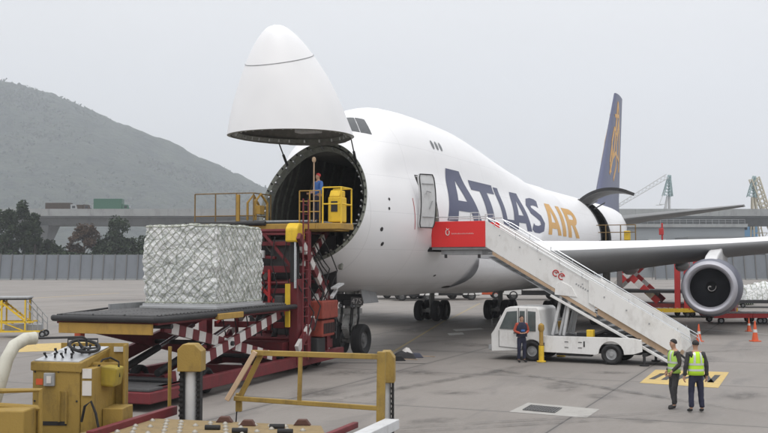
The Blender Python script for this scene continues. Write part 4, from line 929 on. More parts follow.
def person(label, loc, rz, J, shirt, trousers, shoes, vest=None, cap=None, H=1.75, hair='hair'):
    """front of the figure faces local -Y. J: joint overrides."""
    t = thing('person', label, 'person', loc, rz, None); s = H/1.75
    P = dict(pel=(0, 0, .95), wai=(0, .005, 1.08), che=(0, .0, 1.28), sho=(0, .01, 1.42), nec=(0, .01, 1.49), jaw=(0, -.022, 1.575), hea=(0, -.005, 1.645), cro=(0, .01, 1.715),
             hl=(.095, 0, .90), kl=(.105, -.02, .50), al=(.11, .02, .09), tl=(.135, -.15, .035), hr=(-.095, 0, .90), kr=(-.105, -.02, .50), ar=(-.11, .02, .09), tr=(-.135, -.15, .035),
             sl=(.185, .01, 1.40), el=(.235, .03, 1.12), wl=(.245, -.04, .87), sr=(-.185, .01, 1.40), er=(-.235, .03, 1.12), wr=(-.245, -.04, .87), fl=(0, -.15, -1), fr=(0, -.15, -1))
    P.update(J); P = {k: Vector(v)*(s if k not in ('fl', 'fr') else 1) for k, v in P.items()}
    V = []; E_ = []; Rr = []
    def vert(p, r): V.append(tuple(p)); Rr.append(r); return len(V)-1
    def chain(idx, items):
        for p, r in items: k = vert(p, r); E_.append((idx, k)); idx = k
        return idx
    pel = vert(P['pel'], (.15*s, .10*s)); ch = chain(pel, [(P['wai'], (.13*s, .095*s)), (P['che'], (.155*s, .105*s)), (P['sho'], (.12*s, .085*s))])
    nk = chain(ch, [(P['nec'], .055*s), (P['jaw'], (.058*s, .07*s)), (P['hea'], (.072*s, .088*s)), (P['cro'], (.05*s, .06*s))])
    hd = nk-1; n_ = chain(nk-1, [(P['hea']+Vector((0, -.098, -.022))*s, .012*s)])
    for d in (-1, 1): chain(hd, [(P['hea']+Vector((d*.078, .012, -.01))*s, .014*s)])
    for a, d in (('l', 1), ('r', -1)):
        chain(pel, [(P['h'+a], .085*s), (P['k'+a], .055*s), (P['a'+a], .038*s), (P['a'+a].lerp(P['t'+a], .55), (.024*s, .018*s))])
        w_ = chain(ch, [(P['s'+a], .058*s), (P['e'+a], .042*s), (P['w'+a], .028*s)])
        f = P['f'+a].normalized(); sd = Vector((0, 1, 0)) if abs(f.y) < .8 else Vector((0, 0, 1)); sd = (sd-f*sd.dot(f)).normalized(); inn_ = Vector((-d, 0, 0))
        pm = chain(w_, [(P['w'+a]+f*.075*s, (.036*s, .018*s))])
        for q, ln in ((-.03, .062), (-.01, .072), (.011, .068), (.031, .052)):
            b0 = P['w'+a]+f*.085*s+sd*q*s; chain(pm, [(b0+f*.02*s, .0095*s), (b0+(f*ln*.7+inn_*.012)*s, .0085*s), (b0+(f*ln*.95+inn_*.035)*s, .007*s)])
        chain(w_, [(P['w'+a]+(f*.04-sd*.036)*s, .011*s), (P['w'+a]+(f*.075-sd*.05+inn_*.012)*s, .009*s)])
    link_mesh('body', skin_mesh(V, E_, Rr), M['skin'], t)
    def garment(name, m, build_):
        nonlocal V, E_, Rr
        V, E_, Rr = [], [], []; build_(); return link_mesh(name, skin_mesh(V, E_, Rr), m, t)
    def sh():
        a0 = vert(P['pel']+Vector((0, 0, -.01)), (.165*s, .125*s)); b = chain(a0, [(P['wai'], (.155*s, .12*s)), (P['che'], (.178*s, .128*s)), (P['sho']+Vector((0, 0, .0)), (.135*s, .10*s)), (P['nec']+Vector((0, 0, -.015)), .064*s)])
        for a in 'lr': chain(b-1, [(P['s'+a], .075*s), (P['s'+a].lerp(P['e'+a], .5), .064*s), (P['e'+a], .056*s), (P['e'+a].lerp(P['w'+a], .55), .050*s), (P['w'+a], .042*s)])
    garment('jacket', M[shirt], sh)
    def trs():
        a0 = vert(P['pel']+Vector((0, 0, .05)), (.155*s, .115*s)); a1 = chain(a0, [(P['pel']+Vector((0, 0, -.06)), (.165*s, .12*s))])
        for a in 'lr': chain(a1, [(P['h'+a]+Vector((0, 0, -.08)), .098*s), (P['k'+a], .076*s), (P['k'+a].lerp(P['a'+a], .6), .068*s), (P['a'+a]+Vector((0, 0, .02)), .066*s)])
    garment('trousers', M[trousers], trs)
    for a in 'lr':
        V, E_, Rr = [], [], []; a0 = vert(P['a'+a]+Vector((0, .03, -.01)), (.045*s, .05*s)); chain(a0, [(P['a'+a].lerp(P['t'+a], .5)+Vector((0, 0, -.012)), (.047*s, .042*s)), (P['t'+a]+Vector((0, 0, .002)), (.044*s, .032*s))]); link_mesh('shoe', skin_mesh(V, E_, Rr), M[shoes], t)
    # hair: cap over the back and top of the skull
    hc = P['hea']+Vector((0, .012, .012))*s; vs = []; fs = []; N1, N2 = 18, 10
    for i in range(N2+1):
        ph = (PI*.62)*i/N2
        for k in range(N1):
            a = 2*PI*k/N1; fr = max(0, -math.sin(a)); lim = 1-.42*fr; p_ = ph*lim
            rr_ = 1+.03*noise.noise(Vector((k*.9, i*.8, 1)))
            vs.append(hc+Vector((math.cos(a)*math.sin(p_)*0.0815, math.sin(a)*math.sin(p_)*.094, math.cos(p_)*.088))*s*rr_)
    for i in range(N2):
        for k in range(N1): fs.append((i*N1+k, i*N1+(k+1) % N1, (i+1)*N1+(k+1) % N1, (i+1)*N1+k))
    mb = MB(); mb.add(vs, fs)
    if cap:
        mb.build('cap', M[cap], t, smooth=True); c_ = bpy.data.objects[-1] if 0 else None
    else: mb.build('hair', M[hair], t, smooth=True)
    for d in (-1, 1):
        mb = MB(); c = P['hea']+Vector((d*.03, -.079, .006))*s; mb.lathe([(-.006*s, .001), (-.004*s, .008*s), (0, .011*s), (.006*s, .009*s)], 10, 'y', tuple(c)); mb.build('eye', M['dark'], t, smooth=True)
    if vest:
        prof_ = [(.90, .198, .148), (1.0, .196, .146), (1.12, .192, .143), (1.26, .20, .146), (1.36, .196, .138), (1.42, .155, .118), (1.465, .105, .088)]
        def ring(z, a, b, o_=0, n=36): return [(P['che'].x+(a+o_)*math.cos(2*PI*k/n), P['che'].y/s+(b+o_)*math.sin(2*PI*k/n), z) for k in range(n)]
        mb = MB(); vs = [Vector(p)*s for z, a, b in prof_ for p in ring(z, a*(1+.02*math.sin(z*31)), b)]; n = 36
        mb.add(vs, [(i*n+k, i*n+(k+1) % n, (i+1)*n+(k+1) % n, (i+1)*n+k) for i in range(len(prof_)-1) for k in range(n)])
        v_ = mb.build('safety_vest', M[vest], t, smooth=True); so_ = v_.modifiers.new('thick', 'SOLIDIFY'); so_.thickness = .006
        mb = MB()
        def prf(z):
            for (z0, a0, b0), (z1, a1, b1) in zip(prof_[:-1], prof_[1:]):
                if z0 <= z <= z1: u = (z-z0)/(z1-z0); return a0+(a1-a0)*u, b0+(b1-b0)*u
            return prof_[-1][1:]
        for zz in (1.0, 1.14):
            r0, r1 = prf(zz), prf(zz+.05); q = ring(zz, *r0, .007)+ring(zz+.05, *r1, .007); mb.add([Vector(p)*s for p in q], [(k, (k+1) % n, n+(k+1) % n, n+k) for k in range(n)])
        for sx in (-1, 1):
            for sy in (-1, 1):
                pts = []
                for k in range(9):
                    z = 1.19+.26*k/8; a, b = prf(z); x = .085-.01*k/8
                    for dx in (-.025, .025): xx = (x+dx); pts.append((P['che'].x+sx*xx, sy*((b+.008)*math.sqrt(max(.02, 1-(xx/(a+.008))**2))), z))
                mb.add([Vector(p)*s for p in pts], [(2*k, 2*k+1, 2*k+3, 2*k+2) for k in range(8)])
        mb.build('reflective_tape', M['reflect'], v_, smooth=True)
    return t
def stand(px, py): Y = gd(py); return (at(px, Y), Y, 0)
person('man in pale lime safety vest and dark clothes turned to the aircraft', stand(672.5, 407.5), R(-80), dict(hea=(0, -.02, 1.645), jaw=(0, -.04, 1.575), el=(.21, .05, 1.13), wl=(.15, -.13, .95), fl=(-.3, -.4, -1), er=(-.23, .06, 1.13), wr=(-.20, -.10, .93), fr=(.2, -.3, -1), kl=(.09, -.05, .5), al=(.09, -.05, .09), tl=(.10, -.22, .035), ar=(-.10, .06, .09), tr=(-.12, -.11, .035), hl=(.08, 0, .9)), 'brcloth', 'dkcloth', 'black', 'hivis2', H=1.74)
person('man in bright yellow safety vest seen from behind near the stairs', stand(694, 411), R(186), dict(el=(.26, .02, 1.12), wl=(.285, -.01, .87), er=(-.26, .02, 1.12), wr=(-.28, -.02, .87), kl=(.12, -.01, .5), al=(.135, .02, .09), tl=(.16, -.14, .035), kr=(-.12, -.01, .5), ar=(-.135, .02, .09), tr=(-.17, -.14, .035)), 'dkcloth', 'navy', 'black', 'hivis', H=1.76)
p3 = person('man in dark overalls with orange sleeves standing against the white stairs truck', stand(521, 361.5), R(12), dict(el=(.27, .02, 1.16), wl=(.12, -.20, 1.10), er=(-.27, .02, 1.16), wr=(-.12, -.20, 1.08), fl=(-.9, -.2, 0), fr=(.9, -.2, 0)), 'orcloth', 'navy', 'black', None, H=1.72)
mb = MB(); n = 28
prf_ = [(.93, .205, .15), (1.1, .20, .147), (1.26, .208, .15), (1.38, .20, .14), (1.46, .10, .09)]
mb.add([(a*math.cos(2*PI*k/n), b*math.sin(2*PI*k/n), z) for z, a, b in prf_ for k in range(n)], [(i*n+k, i*n+(k+1) % n, (i+1)*n+(k+1) % n, (i+1)*n+k) for i in range(4) for k in range(n)]); mb.build('waistcoat', M['navy'], p3, smooth=True)
mb = MB(); mb.box(-.07, .07, -.165, -.15, 1.13, 1.2); mb.build('chest_badge', M['blcloth'], p3)
# ------------------------------------------------------------------ NOSE LOADER
LA = math.atan2(.946, .326)
T = thing('main_deck_loader', 'red scissor lift cargo loader with yellow upper bridge docked at the open nose', 'cargo loader', (-7.1, 25.6, 0), LA)
ZD = 2.25
mb = MB()
for y in (-1.5, 1.5): mb.box(.2, 12.6, y-.12, y+.12, .22, .56)
for t_ in (.3, 3, 6, 9, 12.4): mb.box(t_-.12, t_+.12, -1.38, 1.38, .25, .5)
mb.box(8.0, 12.3, -1.3, 1.3, .57, 1.05)
mb.build('chassis', M['red'], T, bevel=.015)
mb = MB(); mb.box(-.5, 1.9, -1.7, 1.7, .2, .48); mb.build('front_skirt', M['red'], T, bevel=.03)
mb = MB(); mb.box(-.42, 1.85, -1.62, 1.62, .485, .56); mb.build('front_step', M['dkst'], T, bevel=.02)
for t_ in (2.2, 3.3, 10.2, 11.3):
    for y in (-1.05, 1.05): wheel_mb(.36, .3).build('wheel', [M['black'], M['red']], T, smooth=True, loc=(t_, y, .36))
def leg(mb_, p, q, stripes=13, w=.12, h=.30): mb_.striped(p, q, w, h, stripes, up=(0, 1, 0))
for y, striped in ((-1.32, 1), (1.32, 0)):
    for a, b in (((.9, y, .62), (7.7, y, 2.0)), ((.9, y+.14*(1 if y < 0 else -1), 2.0), (7.7, y+.14*(1 if y < 0 else -1), .62))):
        mb = MB()
        if striped: mb.striped(a, b, .28, .12, 19, up=(0, 1, 0))
        else: mb.beam(a, b, .34, .12, up=(0, 1, 0))
        mb.build('scissor_leg', [M['red'], M['stripew']], T)
mb = MB()
for (t_, z) in ((.9, .62), (.9, 2.0), (7.7, .62), (7.7, 2.0), (4.3, 1.31)): mb = MB(); mb.tube([(t_, -1.45, z), (t_, 1.45, z)], .07, 10); mb.build('cross_shaft', M['dark'], T)
for y in (-.6, .6): mb = MB(); mb.tube([(1.6, y, .7), (3.6, y, 1.2)], .10, 12); mb.tube([(3.6, y, 1.2), (5.6, y, 1.72)], .06, 12, 1); mb.build('hydraulic_ram', [M['dark'], M['chrome']], T, smooth=True)
# lower platform
mb = MB(); mb.box(.15, 8.3, -1.5, 1.5, ZD-.18, ZD-.03); mb.build('platform_frame', M['red'], T)
mb = MB(); mb.box(.1, 8.35, -1.46, 1.46, ZD-.03, ZD); mb.build('platform_deck', M['dark'], T)
mb = MB()
for k in range(44):
    t_ = .28+.185*k
    for y0, y1 in ((-1.4, -.5), (-.45, .45), (.5, 1.4)): mb.tube([(t_, y0, ZD+.035), (t_, y1, ZD+.035)], .04, 8)
mb.build('deck_rollers', M['dkst'], T, smooth=True)
mb = MB(); mb.tube([(8.3, -1.6, ZD-.04), (.15, -1.6, ZD-.04), (0, -1.5, ZD-.04), (0, 1.5, ZD-.04), (.15, 1.6, ZD-.04)], .08, 12); mb.build('bumper_tube', M['dark'], T, smooth=True)
mb = MB(); mb.box(.02, .10, -1.4, 1.35, ZD-.42, ZD-.15); mb.build('front_fascia', M['yellow'], T, bevel=.01)
mb = MB(); mb.box(2.9, 4.4, -1.72, -1.60, ZD-.19, ZD-.02); mb.build('side_fascia', M['yellow'], T, bevel=.02)
mb = MB(); mb.box(2.5, 8.2, 1.5, 1.56, ZD, ZD+.22); mb.build('edge_guide', M['grey'], T)
mb = MB(); mb.tube([(.3, 1.6, ZD+.02), (8, 1.6, ZD+.3)], .03, 6); mb.build('guide_cable', M['dark'], T)
mb = MB(); mb.box(1.05, 1.25, 1.42, 1.62, 1.55, 1.78); mb.build('beacon', M['orange'], T, bevel=.02)
# mast columns
for y in (-1.50, 1.82):
    mb = MB(); mb.box(8.35, 8.75, y-.16, y+.16, .3, 3.1); mb.build('mast', M['red'], T, bevel=.02)
    mb = MB(); mb.tube([(8.45, y, 3.0), (8.45, y, 4.45)], .15, 14); mb.box(8.62, 8.72, y-.06, y+.06, 3.0, 4.4); mb.build('mast_cylinder', M['black'], T, smooth=True)
    mb = MB(); mb.tube([(8.29, y-.10*(1 if y > 0 else -1)*-1, 2.8), (8.29, y-.10*(1 if y > 0 else -1)*-1, 4.4)], .045, 8); mb.build('mast_rod', M['chrome'], T, smooth=True)
    mb = MB(); mb.prism([(8.15, 4.3), (8.8, 4.3), (8.8, 4.75), (8.65, 4.93), (8.35, 4.93), (8.15, 4.75)], y-.22, y+.22); mb.build('mast_cap', M['byellow'], T, bevel=.06)
mb = MB(); mb.box(8.02, 8.12, -1.50, -1.36, 1.55, 2.95); mb.build('warning_strip', M['byellow'], T)
# upper scissors under the bridge
for y in (-1.2, 1.2):
    for z0, z1 in ((1.1, 2.95), (2.95, 4.7)):
        for a, b, dy in (((8.9, y, z0), (11.9, y, z1), 0), ((8.9, y, z1), (11.9, y, z0), .14 if y < 0 else -.14)):
            mb = MB(); a = (a[0], a[1]+dy, a[2]); b = (b[0], b[1]+dy, b[2]); mb.striped(a, b, .24, .11, 11, up=(0, 1, 0)); mb.build('scissor_leg', [M['red'], M['stripew']], T)
mb = MB()
for (t_, z) in ((8.9, 1.1), (8.9, 2.95), (8.9, 4.7), (11.9, 1.1), (11.9, 2.95), (11.9, 4.7), (10.4, 2.0), (10.4, 3.85)): mb = MB(); mb.tube([(t_, -1.3, z), (t_, 1.3, z)], .06, 8); mb.build('cross_shaft', M['red'], T)
for z, h_, y0, y1, dz in ((1.45, .2, -1.66, 1.66, 0), (2.2, .1, -1.66, .9, .05), (2.62, .16, -1.2, 1.66, -.06), (3.3, .22, -1.66, 1.66, 0), (3.75, .09, -.6, 1.66, .12), (4.2, .14, -1.66, 1.2, 0), (4.55, .08, -1.66, 1.66, 0)):
    mb = MB(); mb.hexa([(8.85, y0, z), (9.0, y0, z), (9.0, y1, z+dz), (8.85, y1, z+dz), (8.85, y0, z+h_), (9.0, y0, z+h_), (9.0, y1, z+h_+dz), (8.85, y1, z+h_+dz)]); mb.build('cross_beam', M['red'], T, bevel=.01)
for a_, b_, w_, mm in (((8.8, 1.5, 1.6), (8.8, -.2, 3.3), .12, 'bred'), ((8.8, -1.4, 1.6), (8.8, .3, 3.2), .1, 'bred'), ((8.82, 1.5, 3.4), (8.82, .2, 4.6), .1, 'red'), ((8.82, -1.3, 3.4), (8.82, -.2, 4.6), .1, 'red'), ((8.75, .75, .6), (8.75, .75, 4.7), .1, 'red'), ((8.75, -.45, 1.4), (8.75, -.45, 3.4), .08, 'bred')):
    mb = MB(); mb.beam(a_, b_, w_, .08); mb.build('lattice_bar', M[mm], T)
for y_, z_, mm in ((.3, 2.7, 'lgrey'), (1.1, 3.6, 'dkst'), (-.8, 2.4, 'dkst'), (.9, 2.0, 'bluecowl'), (-.1, 3.9, 'lgrey')):
    mb = MB(); mb.box(8.7, 8.84, y_-.15, y_+.15, z_-.12, z_+.14); mb.build('junction_box', M[mm], T, bevel=.02)
for k in range(6):
    mb = MB(); y_ = -1.1+.45*k; mb.tube([(8.72, y_, 1.2), (8.66, y_+.15, 2.1), (8.7, y_-.1, 2.9), (8.66, y_+.1, 3.7), (8.75, y_, 4.5)], .022, 6); mb.build('hose', M['black'], T, smooth=True)
for y in (-.4, .4): mb = MB(); mb.tube([(9.2, y, 1.1), (10.9, y, 3.2)], .10, 10); mb.tube([(10.9, y, 3.2), (11.5, y, 4.0)], .06, 10, 1); mb.build('hydraulic_ram', [M['dark'], M['chrome']], T, smooth=True)
# ladder and braces on the near side
mb = MB()
for t_ in (8.0, 8.42): mb.tube([(t_, -2.0, .5), (t_, -2.0, 5.7)], .026, 6)
for k in range(17): mb.tube([(8.0, -2.0, .7+.3*k), (8.42, -2.0, .7+.3*k)], .016, 6)
mb.build('ladder', M['red'], T)
mb = MB(); mb.striped((8.1, -1.8, 4.5), (10.5, -1.8, 2.45), .24, .12, 8, up=(0, 1, 0)); mb.build('diagonal_brace', [M['red'], M['stripew']], T)
mb = MB(); mb.striped((10.6, -1.8, 2.55), (8.0, -1.8, .85), .26, .12, 8, up=(0, 1, 0)); mb.build('diagonal_brace', [M['red'], M['stripew']], T)
mb = MB(); mb.beam((9.0, -1.75, .6), (9.0, -1.75, 4.7), .14); mb.beam((10.6, -1.75, .6), (10.6, -1.75, 2.6), .12); mb.build('side_post', M['red'], T)
mb = MB(); mb.box(9.3, 10.7, -2.15, -1.55, 1.75, 2.35); mb.box(9.4, 10.5, -2.1, -1.6, 1.15, 1.7); mb.build('power_pack', M['rust'], T, bevel=.04)
mb = MB(); mb.box(9.2, 9.9, -2.0, -1.6, .5, 1.12); mb.build('hydraulic_tank', M['dark'], T, bevel=.03)
mb = MB()
for k in range(8): mb.box(9.5+.12*k, 9.55+.12*k, -2.125, -2.105, 1.25, 1.6)
mb.build('vent_slats', M['dark'], T)
mb = MB(); mb.beam((10.4, -2.1, 2.75), (11.1, -2.1, 2.9), .22, .06); mb.beam((10.2, -2.1, 2.45), (10.9, -2.0, 2.7), .1, .1); mb.build('cover_flap', M['lgrey'], T)
rh = random.Random(5)
for k in range(9):
    mb = MB(); x = 8.7+.26*k; y = -1.6-.4*rh.random(); z = 1.2+.2*k
    mb.tube([(x, y, z), (x+.2, y-.15, z+.5+rh.random()*.4), (x+.1*rh.random(), y, z+1.1), (x-.3, y+.2, z+1.7)], .022, 6); mb.build('hose', M['black'], T, smooth=True)
mb = MB(); mb.box(12.1, 12.2, -1.5, 1.95, .9, 4.6)  # added dark backing for the shade behind the lattice; also hides the engine
for k in range(7): mb.box(12.0, 12.1, -1.5, 1.95, 1.1+.5*k, 1.16+.5*k)
mb.build('shade_backing', M['dark'], T)
mb = MB(); mb.box(9.2, 9.6, .2, 1.5, 2.2, 3.4); mb.box(9.1, 9.3, -1.0, -.3, 3.3, 4.4); mb.box(9.3, 9.9, -1.3, -.5, 1.2, 2.0); mb.build('valve_housing', M['dkst'], T, bevel=.03)
# bridge
ZB = 4.98
mb = MB(); mb.box(9.0, 12.2, -2.0, 2.0, ZB-.24, ZB-.04); mb.box(9.0, 10.6, 2.0, 2.75, ZB-.24, ZB-.04); mb.box(9.0, 10.2, -2.9, -2.0, ZB-.24, ZB-.04); mb.build('bridge_frame', M['yellow'], T, bevel=.02)
mb = MB(); mb.box(9.05, 12.25, -1.95, 1.95, ZB-.04, ZB); mb.build('bridge_deck', M['dark'], T)
mb = MB()
for k in range(15): mb.tube([(9.2+.2*k, -1.8, ZB+.04), (9.2+.2*k, 1.8, ZB+.04)], .04, 8)
mb.build('bridge_rollers', M['grey'], T, smooth=True)
mb = MB(); mb.tube([(8.95, 2.85, ZB-.02), (8.95, -.2, ZB-.02)], .08, 8); mb.build('bridge_bumper', M['dark'], T, smooth=True)
def rail(name, pts, z0, hs, m, parent, r=.028, posts=True):
    mb = MB()
    for h in hs: mb.tube([(x, y, z0+h) for x, y in pts], r, 6)
    if posts:
        for x, y in pts: mb.tube([(x, y, z0-.02), (x, y, z0+max(hs))], r*1.1, 6)
    return mb.build(name, m, parent)
rail('walkway_railing', [(9.05, 2.55), (9.05, 1.75), (9.05, .95), (9.05, .3), (10.4, .3)], ZB, (.25, 1.02), M['brown'], T, .022)
mb = MB(); mb.box(9.0, 9.1, .82, .94, ZB-.3, ZB+.98); mb.build('walkway_post', M['yellow'], T, bevel=.02)
mb = MB(); mb.tube([(9.2, .3, ZB+.1), (9.2, .3, ZB+.75), (9.4, .2, ZB+1.0), (9.7, .1, ZB+.7), (9.7, .1, ZB+.1)], .05, 8); mb.tube([(9.2, .6, ZB+.1), (9.2, .6, ZB+.7), (9.45, .5, ZB+.98), (9.7, .4, ZB+.6)], .045, 8); mb.box(9.15, 9.5, .1, .3, ZB+.3, ZB+.6); mb.build('control_lever_box', M['yellow'], T, bevel=.04)
mb = MB(); mb.box(8.9, 9.0, 2.0, 2.75, ZB-.05, ZB+.02); mb.build('toe_board', M['dark'], T)
# operator stand with console and seat guard on the near side
mb = MB(); mb.box(9.35, 9.95, -2.75, -2.3, ZB, ZB+.85); mb.prism([(9.35, ZB+.85), (9.95, ZB+.85), (9.95, ZB+1.08), (9.5, ZB+1.08)], -2.7, -2.33); mb.build('operator_console', M['byellow'], T, bevel=.04)
mb = MB(); mb.box(9.33, 9.345, -2.65, -2.42, ZB+.35, ZB+.7); mb.build('console_label', M['dark'], T)
mb = MB()
for (x, y) in ((9.15, -2.86), (10.1, -2.86), (9.15, -2.2), (10.1, -2.2)): mb.tube([(x, y, ZB-.1), (x, y, ZB+1.15)], .03, 8)
for z in (ZB+.6, ZB+1.15): mb.tube([(10.1, -2.2, z), (10.1, -2.86, z), (9.15, -2.86, z), (9.15, -2.2, z)], .024, 8)
mb.build('cab_guard_rail', M['byellow'], T)
rail('bridge_railing', [(9.1, -2.12), (9.1, -1.75), (9.1, -1.38)], ZB, (.35, .7, 1.05), M['yellow'], T, .022)
mb = MB(); mb.tube([(9.1, -1.9, ZB), (9.1, -1.9, ZB+2.0)], .022, 8); mb.lathe([(ZB+2.0, .04), (ZB+2.05, .07), (ZB+2.15, .06), (ZB+2.18, .01)], 12, 'z', (9.1, -1.9, 0)); mb.build('light_pole', M['tan'], T, smooth=True)
def lw(t_, y, z=0): v = Matrix.Rotation(LA, 4, 'Z') @ Vector((t_, y, z)); return (v.x-7.1, v.y+25.6, z)
person('worker in blue jacket and red cap on the bridge inside the open nose', lw(9.75, -1.78, ZB), R(-55), dict(el=(.25, -.02, 1.14), wl=(.16, -.24, 1.05), fl=(-.2, -1, 0), er=(-.24, -.02, 1.14), wr=(-.18, -.25, 1.02), fr=(.2, -1, 0)), 'blcloth', 'navy', 'black', None, cap='bred', H=1.70)
# ------------------------------------------------------------------ NETTED CARGO
ang = LA; ctr = (-5.39, 30.4)
C = thing('netted_cargo_pallet', 'tall pallet of white plastic wrapped goods under a cargo net', 'cargo pallet', (*ctr, ZD+.075), ang)
hx, hy, H0 = 1.50, 1.20, 2.40
def sup(face, u, v, off=0):      # point on the bulged load; face 0..3 sides, 4 top; u in -1..1, v in 0..1
    if face == 4: x, y, z, nn = u*hx, v*hy, H0, Vector((0, 0, 1))
    else:
        nn = (Vector((-1, 0, 0)), Vector((0, -1, 0)), Vector((1, 0, 0)), Vector((0, 1, 0)))[face]
        x, y = ((-hx, -u*hy), (u*hx, -hy), (hx, u*hy), (-u*hx, hy))[face]; z = .12+v*(H0-.12)
    p = Vector((x, y, z)); q = p*2.3+Vector((3, 1, 7)); tp = .97+.02*math.sin(min(1, z/H0)*PI)
    r = Vector((p.x*tp, p.y*tp, p.z))
    d = .030*noise.noise(q)+.028*noise.noise(q*2.4)-.028*abs(noise.noise(q*3.9))
    ed = 1 if face == 4 else 1
    dirn = Vector((x/hx*(abs(x/hx)**3), y/hy*(abs(y/hy)**3), (z/H0)**6*.8))
    r += dirn*d*1.2+nn*off
    return r
mb = MB(); N = 70
for f_ in range(5):
    vs = [sup(f_, -1+2*i/N, (-1+2*j/N) if f_ == 4 else j/N) for i in range(N+1) for j in range(N+1)]
    mb.add(vs, [(i*(N+1)+j, (i+1)*(N+1)+j, (i+1)*(N+1)+j+1, i*(N+1)+j+1) for i in range(N) for j in range(N)])
mb.build('wrapped_load', M['wrap'], C, smooth=True, weld=True)
mb = MB()
for f_ in range(5):
    W_ = 2*(hx if f_ in (1, 3, 4) else hy); Hh = 2*hy if f_ == 4 else H0-.12; step = .25
    for sgn in (1, -1):
        k = -Hh
        while k < W_:
            pts = []
            for j in range(33):
                vv = j/32; xx = (k+vv*Hh) if sgn > 0 else (W_-k-vv*Hh); xx += .035*math.sin(vv*23+k*5)
                if 0 <= xx <= W_: pts.append(sup(f_, -1+2*xx/W_, (-1+2*vv) if f_ == 4 else vv, .012))
            if len(pts) > 1: mb.tube(pts, .0075, 4, cap=False)
            k += step
    if f_ < 4:
        for vv in (.02, .985): mb.tube([sup(f_, -1+2*j/24, vv, .015) for j in range(25)], .013, 4, cap=False)
mb.build('cargo_net', M['net'], C)
mb = MB(); mb.box(-hx-.06, hx+.06, -hy-.06, hy+.06, 0, .06); mb.box(-hx, hx, -hy, hy, .06, .13); mb.build('pallet_base', M['alu'], C)
# ------------------------------------------------------------------ FOREGROUND LOADER (yellow)
F = thing('cargo_transporter', 'worn yellow cargo transporter with steering console and guard rail in the foreground', 'cargo loader', (-3.6, 13.6, 0), R(-4))
FX, FY = -3.6, 13.6; rzF = R(-4)
def fl(px, py, z=None, Y=None):          # image point on this machine in its local frame (layout aid)
    if Y is None: Y = gd(py, z)
    if z is None: z = CH+(HZ-py)/FPX*Y
    v = Matrix.Rotation(-rzF, 4, 'Z') @ Vector((at(px, Y)-FX, Y-FY, z)); return Vector((v.x, v.y, z))
# bed
mb = MB(); ZF = 1.42
c4 = [fl(78, 432, ZF), fl(150, 416.5, ZF), fl(322, 424, ZF), fl(345, 470, ZF), fl(20, 475, ZF)]
mb.add([(*p.xy, ZF) for p in c4]+[(*p.xy, ZF-.22) for p in c4], [(0, 1, 2, 3, 4), (9, 8, 7, 6, 5)]+[(i, i+5, (i+1) % 5+5, (i+1) % 5) for i in range(5)]); bed = mb.build('bed', M['deckt'], F, bevel=.01)
casters = []
rnf = random.Random(4)
mbk = MB(); mbb = MB()
o1, e1, e2 = fl(150, 418, ZF), None, None
u_ = (fl(322, 425.5, ZF)-fl(150, 418, ZF)); un = u_.normalized(); vn = Vector((un.y, -un.x, 0)); 
proto_c = None
for i in range(12):
    for j in range(6):
        p = o1+un*(.12+.22*i)+vn*(.10+.24*j)+un*(.11*(j % 2))
        if i*.22 > u_.length-.2 or (i in (5, 9) and j > 1) or (i+j*3) % 7 == 3: continue
        if proto_c is None:
            mbk.lathe([(0, .04), (.012, .038), (.018, .026), (.03, .02), (.036, .001)], 12, 'z'); proto_c = mbk.build('ball_caster', M['cast'], F, smooth=True); cst = proto_c
        else: cst = proto_c.copy(); COL.objects.link(cst)
        cst.location = (p.x, p.y, ZF)
for px, py in ((226, 420.5), (249, 424), (303, 423.5)):
    p = fl(px, py, ZF); mb = MB(); mb.prism([(p.x-.12, ZF), (p.x+.12, ZF), (p.x+.06, ZF+.08), (p.x-.06, ZF+.08)], p.y-.05, p.y+.05); mb.build('pallet_stop', M['stopb'], F, bevel=.01)
for px, py in ((214, 428), (241, 431), (278, 427), (286, 432)):
    p = fl(px, py, ZF); mb = MB(); mb.tube([(p.x-.1, p.y, ZF+.03), (p.x+.1, p.y, ZF+.03)], .035, 10); mb.build('roller', M['black'], F, smooth=True)
mb = MB(); a, b = fl(92, 436, ZF), fl(176, 410, ZF); mb.beam((a.x, a.y, ZF+.02), (b.x, b.y, ZF+.02), .10, .13); mb.build('edge_rail', M['red'], F, bevel=.01)
mb = MB(); a, b = fl(322, 437, ZF), fl(356, 423, ZF); mb.beam((a.x, a.y, ZF), (b.x, b.y, ZF), .08, .08); mb.build('edge_rail', M['red'], F, bevel=.01)
mb = MB(); a, b = fl(336, 446, ZF-.05), fl(392, 420, ZF-.05); mb.beam((a.x, a.y, ZF-.08), (b.x, b.y, ZF-.08), .22, .14); mb.build('side_beam', M['lgrey'], F, bevel=.01)
# columns with yellow caps
def column(px, w_, pyc, pyt, Y, closed=True):
    p = fl(px, pyt, Y=Y); zt_ = p.z; zc_ = fl(px, pyc, Y=Y).z; w2 = w_/FPX*Y/2
    mb = MB(); mb.prism([(p.x-w2, zc_), (p.x+w2, zc_), (p.x+w2, zt_-.10), (p.x+w2*.4, zt_), (p.x-w2*.55, zt_), (p.x-w2, zt_-.08)], p.y-.14, p.y+.16); mb.build('column_cap', M['ochre'], F, bevel=.012)
    mb = MB(); mb.tube([(p.x, p.y, .35), (p.x, p.y, zc_+.02)], w2*.50, 16); 
    mb.build('column_cylinder', M['lgrey'], F, smooth=True)
    mb = MB(); mb.box(p.x-w2*.85, p.x-w2*.62, p.y-.08, p.y+.08, .3, zc_); mb.box(p.x+w2*.62, p.x+w2*.85, p.y-.08, p.y+.08, .3, zc_)
    for k in range(28): z = .4+k*.075; mb.box(p.x-w2*.90, p.x-w2*.55, p.y-.1, p.y-.07, z, z+.03) if z < zc_-.05 else None; mb.box(p.x+w2*.55, p.x+w2*.90, p.y-.1, p.y-.07, z, z+.03) if z < zc_-.05 else None
    mb.build('column_chain', M['black'], F)
